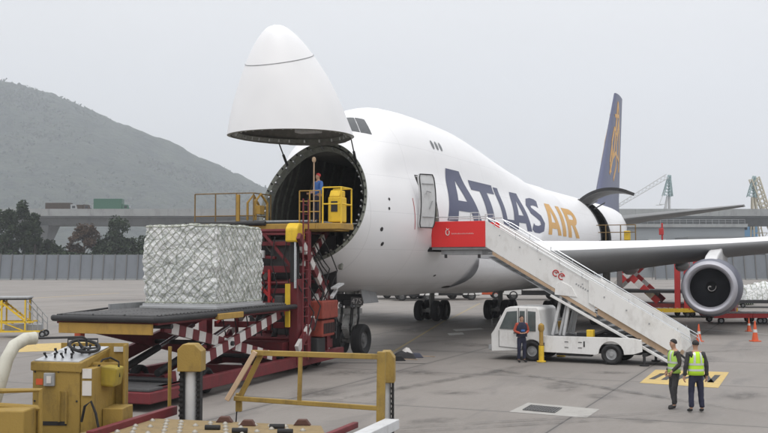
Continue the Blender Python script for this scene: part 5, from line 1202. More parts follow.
column(192.5, 24, 370, 343, 15.0); column(387, 16, 381, 350, 15.2)
mb = MB(); p, q = fl(171, 346, Y=15.2), fl(171, 410, Y=15.2); mb.tube([p, q], .028, 8); mb.build('stanchion', M['ochre'], F)
# guard rail
def bar(name, pts, w_, m, Y=14.6, h=None):
    mb = MB()
    P_ = [fl(*p, Y=(p[2] if 0 else Y)) if len(p) == 2 else fl(p[0], p[1], Y=p[2]) for p in pts]
    for a, b in zip(P_[:-1], P_[1:]): mb.beam(a, b, w_, h or w_, up=(0, 1, 0))
    return mb.build(name, m, F, bevel=.008)
bar('guard_rail_top', [(252, 352), (380, 356)], .075, M['ochre'])
bar('guard_rail_bottom', [(235, 397), (380, 407)], .065, M['ochre'])
bar('guard_rail_post', [(301, 354), (300, 400)], .06, M['ochre'])
bar('guard_rail_post', [(381.5, 351), (380.5, 432)], .12, M['ochre'], Y=14.62)
bar('guard_rail_stay', [(256, 351), (228, 399)], .07, M['tan'], Y=14.5)
bar('guard_rail_stay', [(262, 353), (240, 398)], .075, M['ochre'], Y=14.66)
bar('guard_rail_foot', [(240, 392), (240, 410)], .085, M['ochre'], Y=14.7)
bar('guard_rail_foot', [(238, 408), (237, 424)], .02, M['dark'], Y=14.7)
# console: cab box with recess
Yc = 13.6
def cz(py, Y=Yc): return CH+(HZ-py)/FPX*Y
def cx(px, Y=Yc): return fl(px, 300, Y=Y).x
yb = fl(80, 300, Y=Yc).y
mb = MB()
x0, x1, x2, xr = cx(33), cx(82), cx(92), cx(130)
zt0, zt1, zbt = cz(366), cz(349), .75
mb.prism([(x0, zbt), (x1, zbt), (x1, cz(368)), (x0, cz(368))], yb, yb+1.0); mb.build('console_cabinet', M['ochre'], F, bevel=.025)
mb = MB(); mb.hexa([(x0-.02, yb-.02, cz(370)), (x1+.02, yb-.02, cz(372)), (x1+.02, yb+1.05, cz(372)), (x0-.02, yb+1.05, cz(370)), (x0-.02, yb-.02, cz(361)), (x1+.02, yb-.02, cz(362)), (x1+.12, yb+.85, cz(352)), (x0+.12, yb+.85, cz(352))]); mb.build('console_hood', M['ochre'], F, bevel=.015)
# sloping control panel
A0, A1, A2, A3 = Vector((x0+.03, yb+.0, cz(361)+.004)), Vector((x1-.02, yb+.0, cz(362)+.004)), Vector((x1+.10, yb+.83, cz(352)+.004)), Vector((x0+.15, yb+.83, cz(352)+.004))
mb = MB(); up_ = Vector((0, 0, .012)); mb.hexa([A0, A1, A2, A3, A0+up_, A1+up_, A2+up_, A3+up_]); mb.build('control_panel', M['alu'], F)
def pp(u, v): return (A0.lerp(A1, u)).lerp(A3.lerp(A2, u), v)+up_
for i in range(5):
    for j in range(3):
        if (i, j) in ((0, 2), (4, 0)): continue
        c = pp(.12+.19*i+.02*(j % 2), .2+.3*j); mb = MB(); mb.tube([c, c+Vector((.03*(i % 2)-.015, -.03, .05))], [.015, .011], 8); mb.tube([c+Vector((.03*(i % 2)-.015, -.03, .045)), c+Vector((.03*(i % 2)-.015, -.035, .068))], .02, 8); mb.build('control_lever', M['black'], F, smooth=True)
for u, v in ((.06, .35), (.13, .6), (.3, .9), (.5, .92)):
    c = pp(u, v); mb = MB(); mb.lathe([(0, .05), (.012, .05), (.016, .04)], 14, 'z', tuple(c)); mb.build('gauge', M['lgrey'], F, smooth=True)
mb = MB(); mb.tube([pp(.02, 1.0), pp(.02, 1.0)+Vector((0, 0, .10)), pp(.72, 1.02)+Vector((0, 0, .10)), pp(.72, 1.02)], .014, 6); mb.build('panel_guard', M['dark'], F)
# steering wheel
sc_ = fl(86, 345.5, Y=14.1); mb = MB(); rot = Euler((R(15), R(14), 0)).to_matrix(); pts = [sc_+rot @ Vector((.20*math.cos(2*PI*k/28), .20*math.sin(2*PI*k/28), 0)) for k in range(29)]
mb.tube(pts, .022, 8, cap=False)
for k in range(3): a = 2*PI*k/3+.4; mb.tube([sc_-rot @ Vector((0, 0, .04)), sc_+rot @ Vector((.20*math.cos(a), .20*math.sin(a), 0))], .014, 6)
mb.tube([sc_-rot @ Vector((0, 0, .02)), sc_-rot @ Vector((0, 0, .4))], .03, 8); mb.build('steering_wheel', M['black'], F, smooth=True)
# right hand panel with recess and yellow box
mb = MB()
mb.box(x1+.005, x2+.03, yb+.02, yb+1.0, .75, cz(368)); mb.build('side_panel', M['ochre'], F, bevel=.01)
mb = MB(); mb.box(cx(62, 14.6), cx(130, 14.6), yb+.98, yb+1.02, .75, cz(343, 14.5)); mb.build('rear_plate', M['ochre'], F)
mb = MB(); mb.box(cx(130, 14.6)-.03, cx(130, 14.6), yb+.86, yb+.975, .75, cz(344, 14.5)); mb.build('end_plate', M['ochre'], F, bevel=.008)
mb = MB(); mb.box(x1+.17, cx(130, 14.2), yb+.4, yb+.852, .75, cz(407, 14)); mb.build('footwell_floor', M['ochre'], F, bevel=.01)
mb = MB(); mb.prism([(cx(97, 14), cz(384, 14)), (cx(117, 14), cz(386, 14)), (cx(120, 14), cz(367, 14)), (cx(98, 14), cz(365, 14))], yb+.35, yb+.7); mb.build('document_box', M['olive'], F, bevel=.03)
mb = MB(); mb.box(cx(96, 14), cx(122, 14), yb+.3, yb+.34, cz(363, 14), cz(361, 14)); mb.box(cx(95, 14), cx(97, 14), yb+.3, yb+.75, cz(375, 14), cz(361, 14)); mb.build('box_bracket', M['ochre'], F)
mb = MB(); mb.box(cx(113, 14.45), cx(125, 14.45), yb+.955, yb+.972, cz(352, 14.4), cz(347, 14.4)); mb.build('rating_plate', M['lgrey'], F)
# stickers
xa, xb = x1+.02, x2+.02
for (za, zb2) in ((377, 368), (394, 380)):
    mb = MB(); mb.box(xa+.01, xb, yb+.002, yb+.015, cz(za+.5), cz(zb2)); mb.build('notice_sticker', M['stripew'], F)
mb = MB(); mb.box(cx(46), cx(57), yb-.05, yb-.004, cz(385), cz(372)); sw = mb.build('switch_box', M['grey'], F, bevel=.01)
mb = MB(); mb.box(cx(49.5), cx(54), yb-.06, yb-.052, cz(382), cz(375)); mb.build('switch_plate', M['stripew'], sw)
mb = MB(); mb.prism([(cx(33), .9), (cx(33), cz(425)), (cx(68), cz(425)), (cx(68), .9)], yb-.012, yb-.004) if 0 else mb.tube([(cx(62), yb-.03, cz(420)), (cx(62), yb-.03, cz(390)), (cx(69), yb-.03, cz(390)), (cx(69), yb-.03, cz(422))], .014, 6); mb.build('grab_handle', M['ochre'], F)
mb = MB(); mb.box(cx(36), cx(69), yb-.006, yb+.0, cz(424), cz(420)); mb.build('cabinet_seam', M['dark'], F)
for (px, py) in ((36, 371), (79, 371), (36, 400), (79, 400), (60, 371)):
    p = fl(px, py, Y=Yc); mb = MB(); mb.lathe([(-.012, .001), (-.01, .012), (0, .014)], 8, 'y', (p.x, yb-.003, p.z)); mb.build('bolt_head', M['dark'], F)
mb = MB(); mb.tube([fl(84, 420, Y=13.5), fl(87, 405, Y=13.45), fl(93, 400, Y=13.5), fl(98, 412, Y=13.5), fl(102, 432, Y=13.5)], .018, 8); mb.build('cable', M['black'], F, smooth=True)
mb = MB(); mb.tube([fl(100, 366, Y=13.9), fl(104, 359, Y=13.95), fl(112, 357, Y=14), fl(120, 361, Y=14.1), fl(121, 376, Y=14.1)], .014, 8); mb.build('cable', M['black'], F, smooth=True)
mb = MB(); mb.box(cx(37), cx(44), yb-.004, yb-.001, cz(384), cz(378)); mb.build('warning_decal', M['orange'], F)
# white pipe, hand rails, lower box at far left
mb = MB(); mb.tube([fl(-6, 412, Y=13.2), fl(3, 380, Y=13.2), fl(9, 358, Y=13.25), fl(16, 345, Y=13.35), fl(27, 338.5, Y=13.5), fl(37, 337.5, Y=13.6)], .085, 14); mb.build('cream_pipe', M['pipe'], F, smooth=True)
mb = MB(); mb.tube([fl(37, 337.8, Y=13.6), fl(84, 336.5, Y=13.9), fl(88, 339, Y=14), fl(88, 346, Y=14)], .016, 8); mb.build('pipe_rail', M['dark'], F)
mb = MB(); mb.tube([fl(-5, 390, Y=12.9), fl(43, 389, Y=12.95), fl(43, 440, Y=12.95)], .035, 8); mb.tube([fl(-5, 404, Y=12.9), fl(43, 407, Y=12.95)], .04, 8); mb.build('hand_rail', M['ochre'], F)
mb = MB(); p = fl(-12, 409, Y=12.6); q = fl(28, 409, Y=12.6); mb.box(p.x, q.x, p.y, p.y+.5, .8, p.z); mb.build('battery_box', M['ochre'], F, bevel=.02)
mb = MB(); mb.box(-1.7, -.55, -.9, .6, .9, 1.17); mb.build('step_plate', M['dark'], F)
# running gear under the machine, out of the frame
mb = MB(); mb.box(-1.6, 3.2, -1.9, 1.2, .45, .8); mb.build('chassis', M['ochre'], F)
mb = MB(); mb.box(1.2, 3.2, -1.6, .4, .8, 1.2); mb.build('lift_frame', M['dark'], F)
for x in (-1.1, 2.6):
    for y in (-1.75, 1.0): wheel_mb(.4, .3).build('wheel', [M['black'], M['ochre']], F, smooth=True, loc=(x, y, .4))
# ------------------------------------------------------------------ PASSENGER STAIRS TRUCK
S = thing('passenger_stairs_truck', 'white mobile boarding stairs truck with a red platform panel', 'stairs truck', (3.9, 38.8, 0), R(-27))
def whl(x, y): wh = wheel_mb(.37, .26).build('wheel', [M['black'], M['grey']], S, smooth=True, loc=(x, y, .37)); return wh
for x in (2.0, 4.95):
    for y in (-.40, 1.5): whl(x, y)
# cab
cabp = [(.42, .34), (.40, .95), (.52, 1.12), (.98, 1.93), (1.15, 1.99), (2.18, 1.99), (2.28, 1.9), (2.28, .34)]
def arch(cxx, r, n=9): return [(cxx+r*math.cos(PI-PI*k/n), .37+r*math.sin(PI-PI*k/n)) for k in range(n+1)]
mb = MB(); body = [(.42, .30), (.40, .95), (.52, 1.12), (.98, 1.93), (1.15, 1.99), (2.18, 1.99), (2.28, 1.9), (2.28, .62)]
mb.prism(body[:-1]+[(2.42, .62), (2.42, .34)]+[(x, z) for x, z in reversed(arch(2.0, .42))], -.5, 1.6)
cab = mb.build('cab', M['white'], S, bevel=.03)
def pan(y, poly, m, nm, par, t=.012): mb = MB(); mb.prism(poly, y-t, y); return mb.build(nm, m, par)
for y in (-.506, 1.618):
    pan(y, [(.74, 1.16), (1.04, 1.80), (1.44, 1.84), (1.44, 1.14)], M['cabglass'], 'side_window', cab); pan(y, [(1.54, 1.14), (1.54, 1.84), (1.74, 1.84), (1.74, 1.14)], M['cabglass'], 'side_window', cab); pan(y, [(1.86, 1.1), (1.86, 1.84), (2.16, 1.82), (2.16, 1.1)], M['cabglass'], 'side_window', cab)
mb = MB(); d_ = Vector((.46, 0, .81)).normalized(); nn = Vector((-.81, 0, .46)).normalized(); a = Vector((.56, -.36, 1.19)); b = Vector((.94, -.36, 1.86))
mb.hexa([a, b, b+Vector((0, 1.82, 0)), a+Vector((0, 1.82, 0)), a+nn*.02, b+nn*.02, b+nn*.02+Vector((0, 1.82, 0)), a+nn*.02+Vector((0, 1.82, 0))]); mb.build('windscreen', M['glass'], cab)
mb = MB(); mb.tube([(1.5, -.515, 1.95), (1.5, -.515, .5)], .012, 5); mb.tube([(.72, -.515, 1.1), (.72, -.515, .5), (1.5, -.515, .45)], .01, 5); mb.tube([(1.82, -.515, 1.92), (1.82, -.515, .9)], .01, 5); dr = mb.build('door_seam', M['dark'], cab)
mb = MB(); mb.box(1.30, 1.44, -.54, -.515, 1.0, 1.04); mb.build('door_handle', M['dark'], cab)
for y in (-.28, 1.38): mb = MB(); mb.lathe([(0, .09), (-.03, .08), (-.04, .001)], 16, 'x', (.40, y, .75)); mb.build('headlight', M['chrome'], cab, smooth=True)
mb = MB(); mb.box(.30, .42, -.5, 1.6, .36, .55); mb.build('front_bumper', M['grey'], S, bevel=.02)
mb = MB(); mb.tube([(.62, -.5, 1.3), (.55, -.7, 1.35)], .012, 5); mb.box(.5, .54, -.8, -.66, 1.2, 1.5); mb.build('wing_mirror', M['dark'], S)
# bed
mb = MB(); bp_ = [(2.43, .36), (2.43, .95), (5.7, .97), (6.02, .90), (6.05, .50), (5.75, .40)]+list(reversed(arch(4.95, .46)))+[(4.4, .33)]
mb.prism(bp_, -.5, -.42); mb.prism(bp_, 1.52, 1.6); mb.box(2.44, 5.95, -.42, 1.52, .72, .90); mb.build('bed_side', M['white'], S, bevel=.01)
mb = MB(); mb.box(2.5, 5.9, -.40, 1.5, .905, .93); mb.build('bed_floor', M['dark'], S)
mb = MB(); mb.box(2.4, 5.9, -.1, 1.2, .35, .70); mb.box(2.9, 4.2, -.38, -.12, .25, .5); mb.build('chassis', M['dark'], S)
for x in (3.25, 3.75): 
    for z in (.55, .75): mb = MB(); mb.box(x, x+.14, -.515, -.502, z, z+.02); mb.build('bed_latch', M['dark'], S)
mb = MB(); mb.box(3.95, 4.0, -.515, -.502, .6, .8); mb.build('fuel_flap', M['dark'], S)
mb = MB(); mb.box(3.5, 5.8, .2, .9, .93, 1.05); mb.tube([(4.2, .1, 1.0), (4.6, .1, 1.15), (5.0, .2, 1.0)], .06, 8); mb.build('bed_machinery', M['dark'], S)
mb = MB(); mb.box(4.0, 4.25, -.3, -.05, .93, 1.2); mb.build('tool_box', M['byellow'], S, bevel=.02)
# outrigger jack
for (x, y) in ((2.42, -.66), (2.42, 1.76), (6.1, -.4), (6.1, 1.5)):
    big = x < 3
    mb = MB(); mb.tube([(x, y, .03), (x, y, .6 if big else .35)], .05 if not big else .10, 12, 0); mb.lathe([(0.01, .17), (.05, .17), (.06, .05)], 14, 'z', (x, y, 0)); mb.build('stabiliser_foot', M['byellow'] if big else M['dark'], S, smooth=True)
    mb = MB(); mb.box(x-.07, x+.07, min(y, .5), max(y, .5), .58 if big else .33, .70 if big else .43); mb.build('stabiliser_arm', M['dark'], S)
    if big: mb = MB(); mb.tube([(x, y, .62), (x, y, 1.1)], .075, 12); mb.lathe([(1.1, .075), (1.2, .12), (1.35, .11), (1.42, .03)], 12, 'z', (x, y, 0)); mb.build('stabiliser_cylinder', M['yellow'], S, smooth=True)
# lifting frame
for y in (.1, 1.2):
    mb = MB(); mb.beam((2.62, y, .95), (3.05, y, 2.75), .10, .14, up=(0, 1, 0)); mb.beam((3.05, y, .95), (3.35, y, 2.6), .10, .14, up=(0, 1, 0)); mb.tube([(2.85, y+.14, .95), (3.25, y+.14, 2.6)], .06, 10); mb.build('lift_strut', M['lgrey'], S)
mb = MB(); mb.beam((2.75, .1, 1.5), (2.75, 1.2, 1.5), .08); mb.beam((3.2, .1, 1.9), (3.2, 1.2, 1.9), .08); mb.build('strut_tie', M['lgrey'], S)
for y_ in (-.08, 1.5): mb = MB(); mb.prism([(2.75, 2.45), (3.6, 2.37), (3.4, 2.75), (3.0, 2.95), (2.8, 2.85)], y_, y_+.08); mb.build('pivot_plate', M['white'], S, bevel=.01)
# platform
ZP = 4.26
mb = MB(); mb.box(-2.25, .1, .0, 1.5, ZP-.12, ZP); mb.build('platform_floor', M['grey'], S)
mb = MB(); mb.box(-2.25, .0, -.06, -.005, ZP-.02, ZP+.98); pr_ = mb.build('platform_panel', M['red_flat'], S, bevel=.01)
mb = MB(); mb.box(-2.25, .0, 1.505, 1.56, ZP-.02, ZP+.98); mb.build('platform_panel', M['red_flat'], S, bevel=.01)
mb = MB(); mb.box(-2.55, -2.25, .05, 1.45, ZP-.2, ZP-.02); mb.tube([(-2.5, 0, ZP-.1), (-2.5, 1.5, ZP-.1)], .1, 10); mb.build('platform_bumper', M['black'], S, smooth=True)
# emblem and small line of writing on the red panel
mb = MB(); e0 = Vector((-1.55, -.072, ZP+.55))
mb.tube([e0+Vector((.09*math.cos(a*.3)*(1-a*.012), 0, .11*math.sin(a*.3))) for a in range(4, 24)], .018, 6); mb.tube([e0+Vector((-.06, 0, .17)), e0+Vector((.0, 0, .10)), e0+Vector((.06, 0, .15))], .014, 6); mb.build('emblem', M['stripew'], pr_)
mb = MB(); rnt = random.Random(2); xx = -1.38
while xx < -.45:
    w_ = rnt.uniform(.018, .03); h_ = rnt.uniform(.035, .055)
    mb.box(xx, xx+w_, -.068, -.0605, ZP+.48, ZP+.48+h_*.25); mb.box(xx, xx+w_*.3, -.068, -.0605, ZP+.484+h_*.25, ZP+.48+h_); xx += w_+.016
mb.build('company_writing', M['stripew'], pr_)
mb = MB()
for y in (-.03, 1.53):
    mb.tube([(-2.25, y, ZP+1.15), (.1, y, ZP+1.15)], .022, 6); mb.tube([(-2.2, y, ZP+.96), (-2.2, y, ZP+1.15)], .02, 6); mb.tube([(-.6, y, ZP+.96), (-.6, y, ZP+1.3)], .02, 6); mb.tube([(-.25, y, ZP+.96), (-.25, y, ZP+1.3), (-.6, y, ZP+1.3)], .02, 6)
mb.build('platform_railing', M['lgrey'], S)
mb = MB(); mb.box(-1.9, -.2, .1, 1.4, ZP-.32, ZP-.13); mb.build('platform_beam', M['grey'], S)
mb = MB()
for x in (-1.7, -.3): mb.tube([(x, .1, ZP-.3), (x, .1, ZP-.45)], .06, 8)
mb.build('platform_lamp', M['dark'], S)
# stair flights. slope from (0,ZP) down to (6.95,.30)
sl_ = (ZP-.30)/6.95
def zl(x): return ZP-sl_*x
for y0, y1 in ((-.05, .0), (1.5, 1.55)):
    mb = MB(); mb.prism([(.02, zl(0)-.02), (4.25, zl(4.25)-.02), (4.25, zl(4.25)+1.02), (.02, zl(0)+1.0)], y0, y1); mb.build('upper_side_panel', M['white'], S, bevel=.006)
    yy0, yy1 = (y0-.07, y0-.01) if y0 < 0 else (y1+.01, y1+.07)
    mb = MB(); mb.prism([(4.05, zl(4.05)+.22), (7.15, zl(7.15)+.22), (7.35, zl(7.35)+.55), (7.30, zl(7.3)+1.08), (4.05, zl(4.05)+1.10)], yy0, yy1); mb.build('lower_side_panel', M['white'], S, bevel=.006)
    mb = MB(); mb.prism([(4.35, zl(4.35)-.03), (7.05, zl(7.05)-.03), (7.12, zl(7.12)+.21), (4.35, zl(4.35)+.21)], y0+.01, y1-.01); mb.build('lower_stringer', M['tan'], S)
    mb = MB(); mb.prism([(.3, zl(.3)-.16), (4.3, zl(4.3)-.16), (4.3, zl(4.3)-.03), (.3, zl(.3)-.03)], y0, y1); mb.build('upper_stringer', M['tan'], S)
    mb = MB(); mb.beam((2.6, (y0+y1)/2, zl(2.6)-.36), (6.95, (y0+y1)/2, zl(6.95)-.20), .09, .15, up=(0, 1, 0)); mb.build('support_beam', M['white'], S, bevel=.01)
    for o_, h_ in ((1.22, .018), (1.10, .012)):
        mb = MB(); ym = (yy0+yy1)/2; mb.tube([(.1, ym, zl(.1)+1.15), (.5, ym, zl(.5)+o_), (7.6, ym, zl(7.6)+o_-.12), (7.7, ym, zl(7.7)+.8)], h_, 6); mb.build('hand_rail', M['chrome'], S, smooth=True)
    for k in range(9): mb = MB(); x = .4+.85*k; mb.tube([(x, ym, zl(x)+.98), (x, ym, zl(x)+1.2)], .014, 5); mb.build('rail_bracket', M['chrome'], S)
    for k in range(8): mb = MB(); x = .6+.8*k; mb.box(x, x+.05, yy0-.012 if y0 < 0 else yy1, yy0 if y0 < 0 else yy1+.012, zl(x)+.72, zl(x)+.77); mb.build('panel_fixing', M['grey'], S)
mb = MB(); nst = 22
for k in range(nst):
    x = .1+6.8*k/nst; z = zl(x)-.02; mb.box(x, x+.31, .02, 1.48, z-.19, z-.16)
mb.build('stair_treads', M['grey'], S)
mb = MB()
mb.prism([(.1, zl(.1)-.34), (6.9, zl(6.9)-.26), (6.9, zl(6.9)-.30), (.1, zl(.1)-.38)], .06, 1.44); mb.build('stair_soffit', M['grey'], S)
mb = MB()
for (cx_, sgn) in ((2.80, 1), (3.02, 1)):
    c = Vector((cx_, -.058, zl(cx_)+.58-.0)); pts = [c+Vector((.11*math.cos(a), 0, .11*math.sin(a))) for a in [2*PI*k/16 for k in range(14)]]; mb.tube(pts, .022, 6); mb.tube([c+Vector((.04, 0, -.02)), c+Vector((-.04, 0, .04)), c+Vector((.1, 0, .02))], .017, 6)
mb.build('red_emblem', M['bred'], S)
mb = MB(); xx = 3.55
while xx < 4.15: mb.box(xx, xx+.05, -.058, -.052, zl(xx)+.58, zl(xx)+.64); xx += .085
xx = 3.9
mb.build('small_writing', M['grey'], S)
mb = MB(); mb.tube([(7.0, .1, .30), (7.25, .1, .1)], .04, 8); mb.tube([(7.0, 1.4, .30), (7.25, 1.4, .1)], .04, 8); mb.lathe([(-.06, .10), (.06, .10)], 14, 'y', (7.28, .1, .1)); mb.lathe([(-.06, .10), (.06, .10)], 14, 'y', (7.28, 1.4, .1)); mb.build('stair_castor', M['black'], S)
# ------------------------------------------------------------------ YELLOW WORK STAND at left
Ys = gd(336.5); W1 = thing('maintenance_stand', 'yellow wheeled maintenance steps at the left edge', 'work stand', (at(18, Ys), Ys, 0), R(8))
k_ = Ys/FPX
mb = MB(); mb.box(-1.7, .6, -.5, .6, 1.82, 1.88); mb.build('platform', M['dark'], W1)
mb = MB(); 
for x in (-1.6, -.6, .5):
    for y in (-.5, .55): mb.beam((x, y, .28), (x, y, 1.82), .07)
for y in (-.5, .55): mb.beam((-1.6, y, .75), (.9, y, .75), .07); mb.beam((-1.6, y, .3), (1.2, y, .3), .08); mb.beam((-1.6, y, .4), (-.6, y, 1.7), .06); mb.beam((-.6, y, .75), (.5, y, .3), .05)
for x in (-1.6, .5): mb.beam((x, -.5, .75), (x, .55, .75), .06); mb.beam((x, -.5, .3), (x, .55, .3), .06)
mb.build('frame', M['byellow'], W1)
mb = MB()
for y in (-.42, .42):
    mb.beam((-.75, y, 1.8), (.55, y, .75), .07, .16, up=(0, 1, 0))
for k in range(6): x = -.65+.22*k; z = 1.72-.178*k; mb.box(x-.1, x+.1, -.4, .4, z-.02, z+.02)
mb.build('steps', M['byellow'], W1)
for y in (-.5, .6): mb = MB(); mb.tube([(.55, y, 1.8), (1.35, y, .9), (1.35, y, .3)], .025, 6); mb.tube([(.55, y, 1.45), (1.35, y, .6)], .02, 6); mb.tube([(.55, y, .35), (.55, y, 1.8)], .025, 6); mb.tube([(.85, y, .3), (.85, y, 1.45)], .02, 6); mb.tube([(1.1, y, .3), (1.1, y, 1.18)], .02, 6); mb.build('side_railing', M['grey'], W1)
mb = MB(); mb.box(-1.75, .65, -.55, .65, 1.88, 1.98); mb.build('top_bumper', M['grey'], W1, bevel=.03)
for x in (-1.5, 1.3):
    for y in (-.45, .5): wheel_mb(.16, .1).build('castor', [M['black'], M['grey']], W1, smooth=True, loc=(x, y, .16))
mb = MB(); mb.box(-.5, 1.2, -.35, .4, .32, .62); mb.build('ballast_box', M['grey'], W1, bevel=.02)
# ------------------------------------------------------------------ small things on the apron
def cone(px, py, h, label):
    Y = gd(py); t = thing('traffic_cone', label, 'traffic cone', (at(px, Y), Y, 0), .2, 'traffic cones by the wing'); s = h/.95
    mb = MB(); mb.box(-.2*s, .2*s, -.2*s, .2*s, 0, .05*s); mb.build('base', M['orange'], t, bevel=.01)
    mb = MB(); mb.lathe([(.05*s, .15*s), (.5*s, .085*s), (h, .03*s), (h, .001)], 20, 'z'); mb.build('cone_body', M['orange'], t, smooth=True)
    mb = MB(); mb.lathe([(.42*s, .103*s), (.56*s, .083*s)], 20, 'z'); mb.build('reflective_band', M['reflect'], t, smooth=True)
cone(753.5, 341, .95, 'orange traffic cone standing alone below the engine at right'); cone(697.5, 341, .80, 'orange traffic cone at the foot of the stairs'); cone(747.5, 331, .72, 'orange traffic cone farther back beside the red dolly')
# chocks and bag left on the ground
B = thing('ramp_equipment_bag', 'dark bag with white cloth on top lying beside the nose gear', 'bag', stand(404, 358), R(15))
mb = MB(); g_ = 12; vs = []
for i in range(g_+1):
    for j in range(g_+1):
        u, v = -1+2*i/g_, -1+2*j/g_; h = max(0, (1-abs(u)**2.5)*(1-abs(v)**2.5)); vs.append((u*.42, v*.25, .3*h**.5+.04*noise.noise(Vector((u*2, v*2, 1)))*h))
mb.add(vs, [(i*(g_+1)+j, (i+1)*(g_+1)+j, (i+1)*(g_+1)+j+1, i*(g_+1)+j+1) for i in range(g_) for j in range(g_)]); mb.build('bag_body', M['dkcloth'], B, smooth=True)
mb = MB(); vs = []
for i in range(g_+1):
    for j in range(g_+1):
        u, v = -1+2*i/g_, -1+2*j/g_; h = max(0, 1-(u*u+v*v)*.8); vs.append((.1+u*.2, v*.16, .22+.2*h+.04*noise.noise(Vector((u*3, v*3, 4)))))
mb.add(vs, [(i*(g_+1)+j, (i+1)*(g_+1)+j, (i+1)*(g_+1)+j+1, i*(g_+1)+j+1) for i in range(g_) for j in range(g_)]); mb.build('white_cloth', M['stripew'], B, smooth=True)
for nm, px, py, lb, m in (('wheel_chock', 398, 360, 'dark wheel chock left of the bag by the nose gear', 'black'), ('wheel_chock', 416, 357, 'blue grey wheel chock right of the bag by the nose gear', 'bluecowl')):
    t = thing(nm, lb, 'wheel chock', stand(px, py), R(10), 'wheel chocks on the apron'); mb = MB(); mb.prism([(-.28, 0), (.28, 0), (.12, .18), (-.12, .18)], -.12, .12); mb.build('chock_block', M[m], t, bevel=.02); mb = MB(); mb.tube([(.1, .12, .1), (.3, .3, .03), (.6, .25, .02), (.75, .05, .02)], .014, 6); mb.build('rope', M['tan'], t)
# red tow tractor beside the nose gear, behind the loader
def tractor(name, label, cat, x, y, rz, m, s=1.0, group=None):
    t = thing(name, label, cat, (x, y, 0), rz, group)
    mb = MB(); mb.prism([(-1.5*s, .3), (1.5*s, .3), (1.5*s, .95), (.5*s, 1.05), (-.2*s, 1.05), (-.25*s, .8), (-1.5*s, .85)], -.75*s, .75*s); mb.build('body', m, t, bevel=.05)
    mb = MB(); mb.box(-1.2*s, -.4*s, -.5*s, .5*s, .82, 1.0); mb.box(-1.3*s, -1.15*s, -.5*s, .5*s, .85, 1.4); mb.build('seat', M['black'], t, bevel=.05)
    mb = MB(); mb.tube([(-.3*s, .2*s, 1.0), (-.5*s, .2*s, 1.3)], .03, 8); mb.lathe([(-.01, .18), (.01, .2), (.03, .18)], 20, 'z', (-.52*s, .2*s, 1.3)); mb.build('steering_wheel', M['black'], t)
    for xx in (-1.0*s, 1.0*s):
        for yy in (-.7*s, .7*s): wheel_mb(.38, .28).build('wheel', [M['black'], M['lgrey']], t, smooth=True, loc=(xx, yy, .38))
    for yy in (-.5, .5): mb = MB(); mb.lathe([(1.5*s, .08), (1.54*s, .07), (1.55*s, .001)], 14, 'x', (0, yy, .75)); mb.build('headlight', M['chrome'], t)
    return t
0 and tractor('tow_tractor', 'small red tow tractor between the loader and the nose wheels', 'tow tractor', at(330, 41), 41.5, R(60), M['bred'])
# ------------------------------------------------------------------ AFT LOADER beyond the wing
A2L = thing('aft_cargo_loader', 'red and white striped scissor loader under the wing at the side cargo door', 'cargo loader', (18.4, 69.5, 0), R(-23))
mb = MB(); mb.box(-4.5, 5.5, -1.5, 1.5, .4, .9); mb.build('chassis', M['red'], A2L)
for y in (-1.3, 1.3):
    for a, b, dy in (((-3.4, y, 1.0), (.6, y, 4.7), 0), ((-3.4, y, 4.7), (.6, y, 1.0), .14)):
        mb = MB(); mb.striped((a[0], a[1]+dy, a[2]), (b[0], b[1]+dy, b[2]), .42, .14, 11, up=(0, 1, 0)); mb.build('scissor_leg', [M['bred'], M['stripew']], A2L)
for x in (1.9, 2.5, 3.1): 
    mb = MB(); mb.box(x-.18, x+.18, -1.75, -1.4, .5, 4.4); mb.build('mast', M['bred'], A2L, bevel=.02)
mb = MB(); mb.box(1.6, 3.4, -1.8, -1.35, 4.42, 4.9); mb.build('mast_cap', M['byellow'], A2L, bevel=.04)
mb = MB(); mb.box(-4, 1.2, -1.6, 1.6, 4.95, 5.15); mb.build('bridge_deck', M['dark'], A2L)
mb = MB(); 
for x in (-3.8, -2.8, -1.8, -.8): mb.tube([(x, -1.6, 5.15), (x, -1.6, 6.2)], .04, 6)
for z in (5.7, 6.2): mb.tube([(-3.8, -1.6, z), (-.8, -1.6, z)], .035, 6)
mb.build('railing', M['brown'], A2L)
mb = MB(); mb.box(-1.6, -1.2, -1.5, -1.1, 5.15, 5.8); mb.build('operator_console', M['byellow'], A2L, bevel=.05)
mb = MB(); mb.tube([(.9, -1.2, 5.15), (.9, -1.2, 6.3)], .07, 8); mb.box(.7, 1.0, -1.3, -1.1, 5.5, 5.95); mb.build('control_post', M['bred'], A2L, bevel=.05)
mb = MB(); mb.box(-3.8, 4.8, -1.6, 1.6, 1.6, 1.8); mb.build('lower_platform', M['dark'], A2L)
for x in (-3.5, -2.4, 3.6, 4.7):
    for y in (-1.2, 1.2): wheel_mb(.4, .3).build('wheel', [M['black'], M['red']], A2L, smooth=True, loc=(x, y, .4))
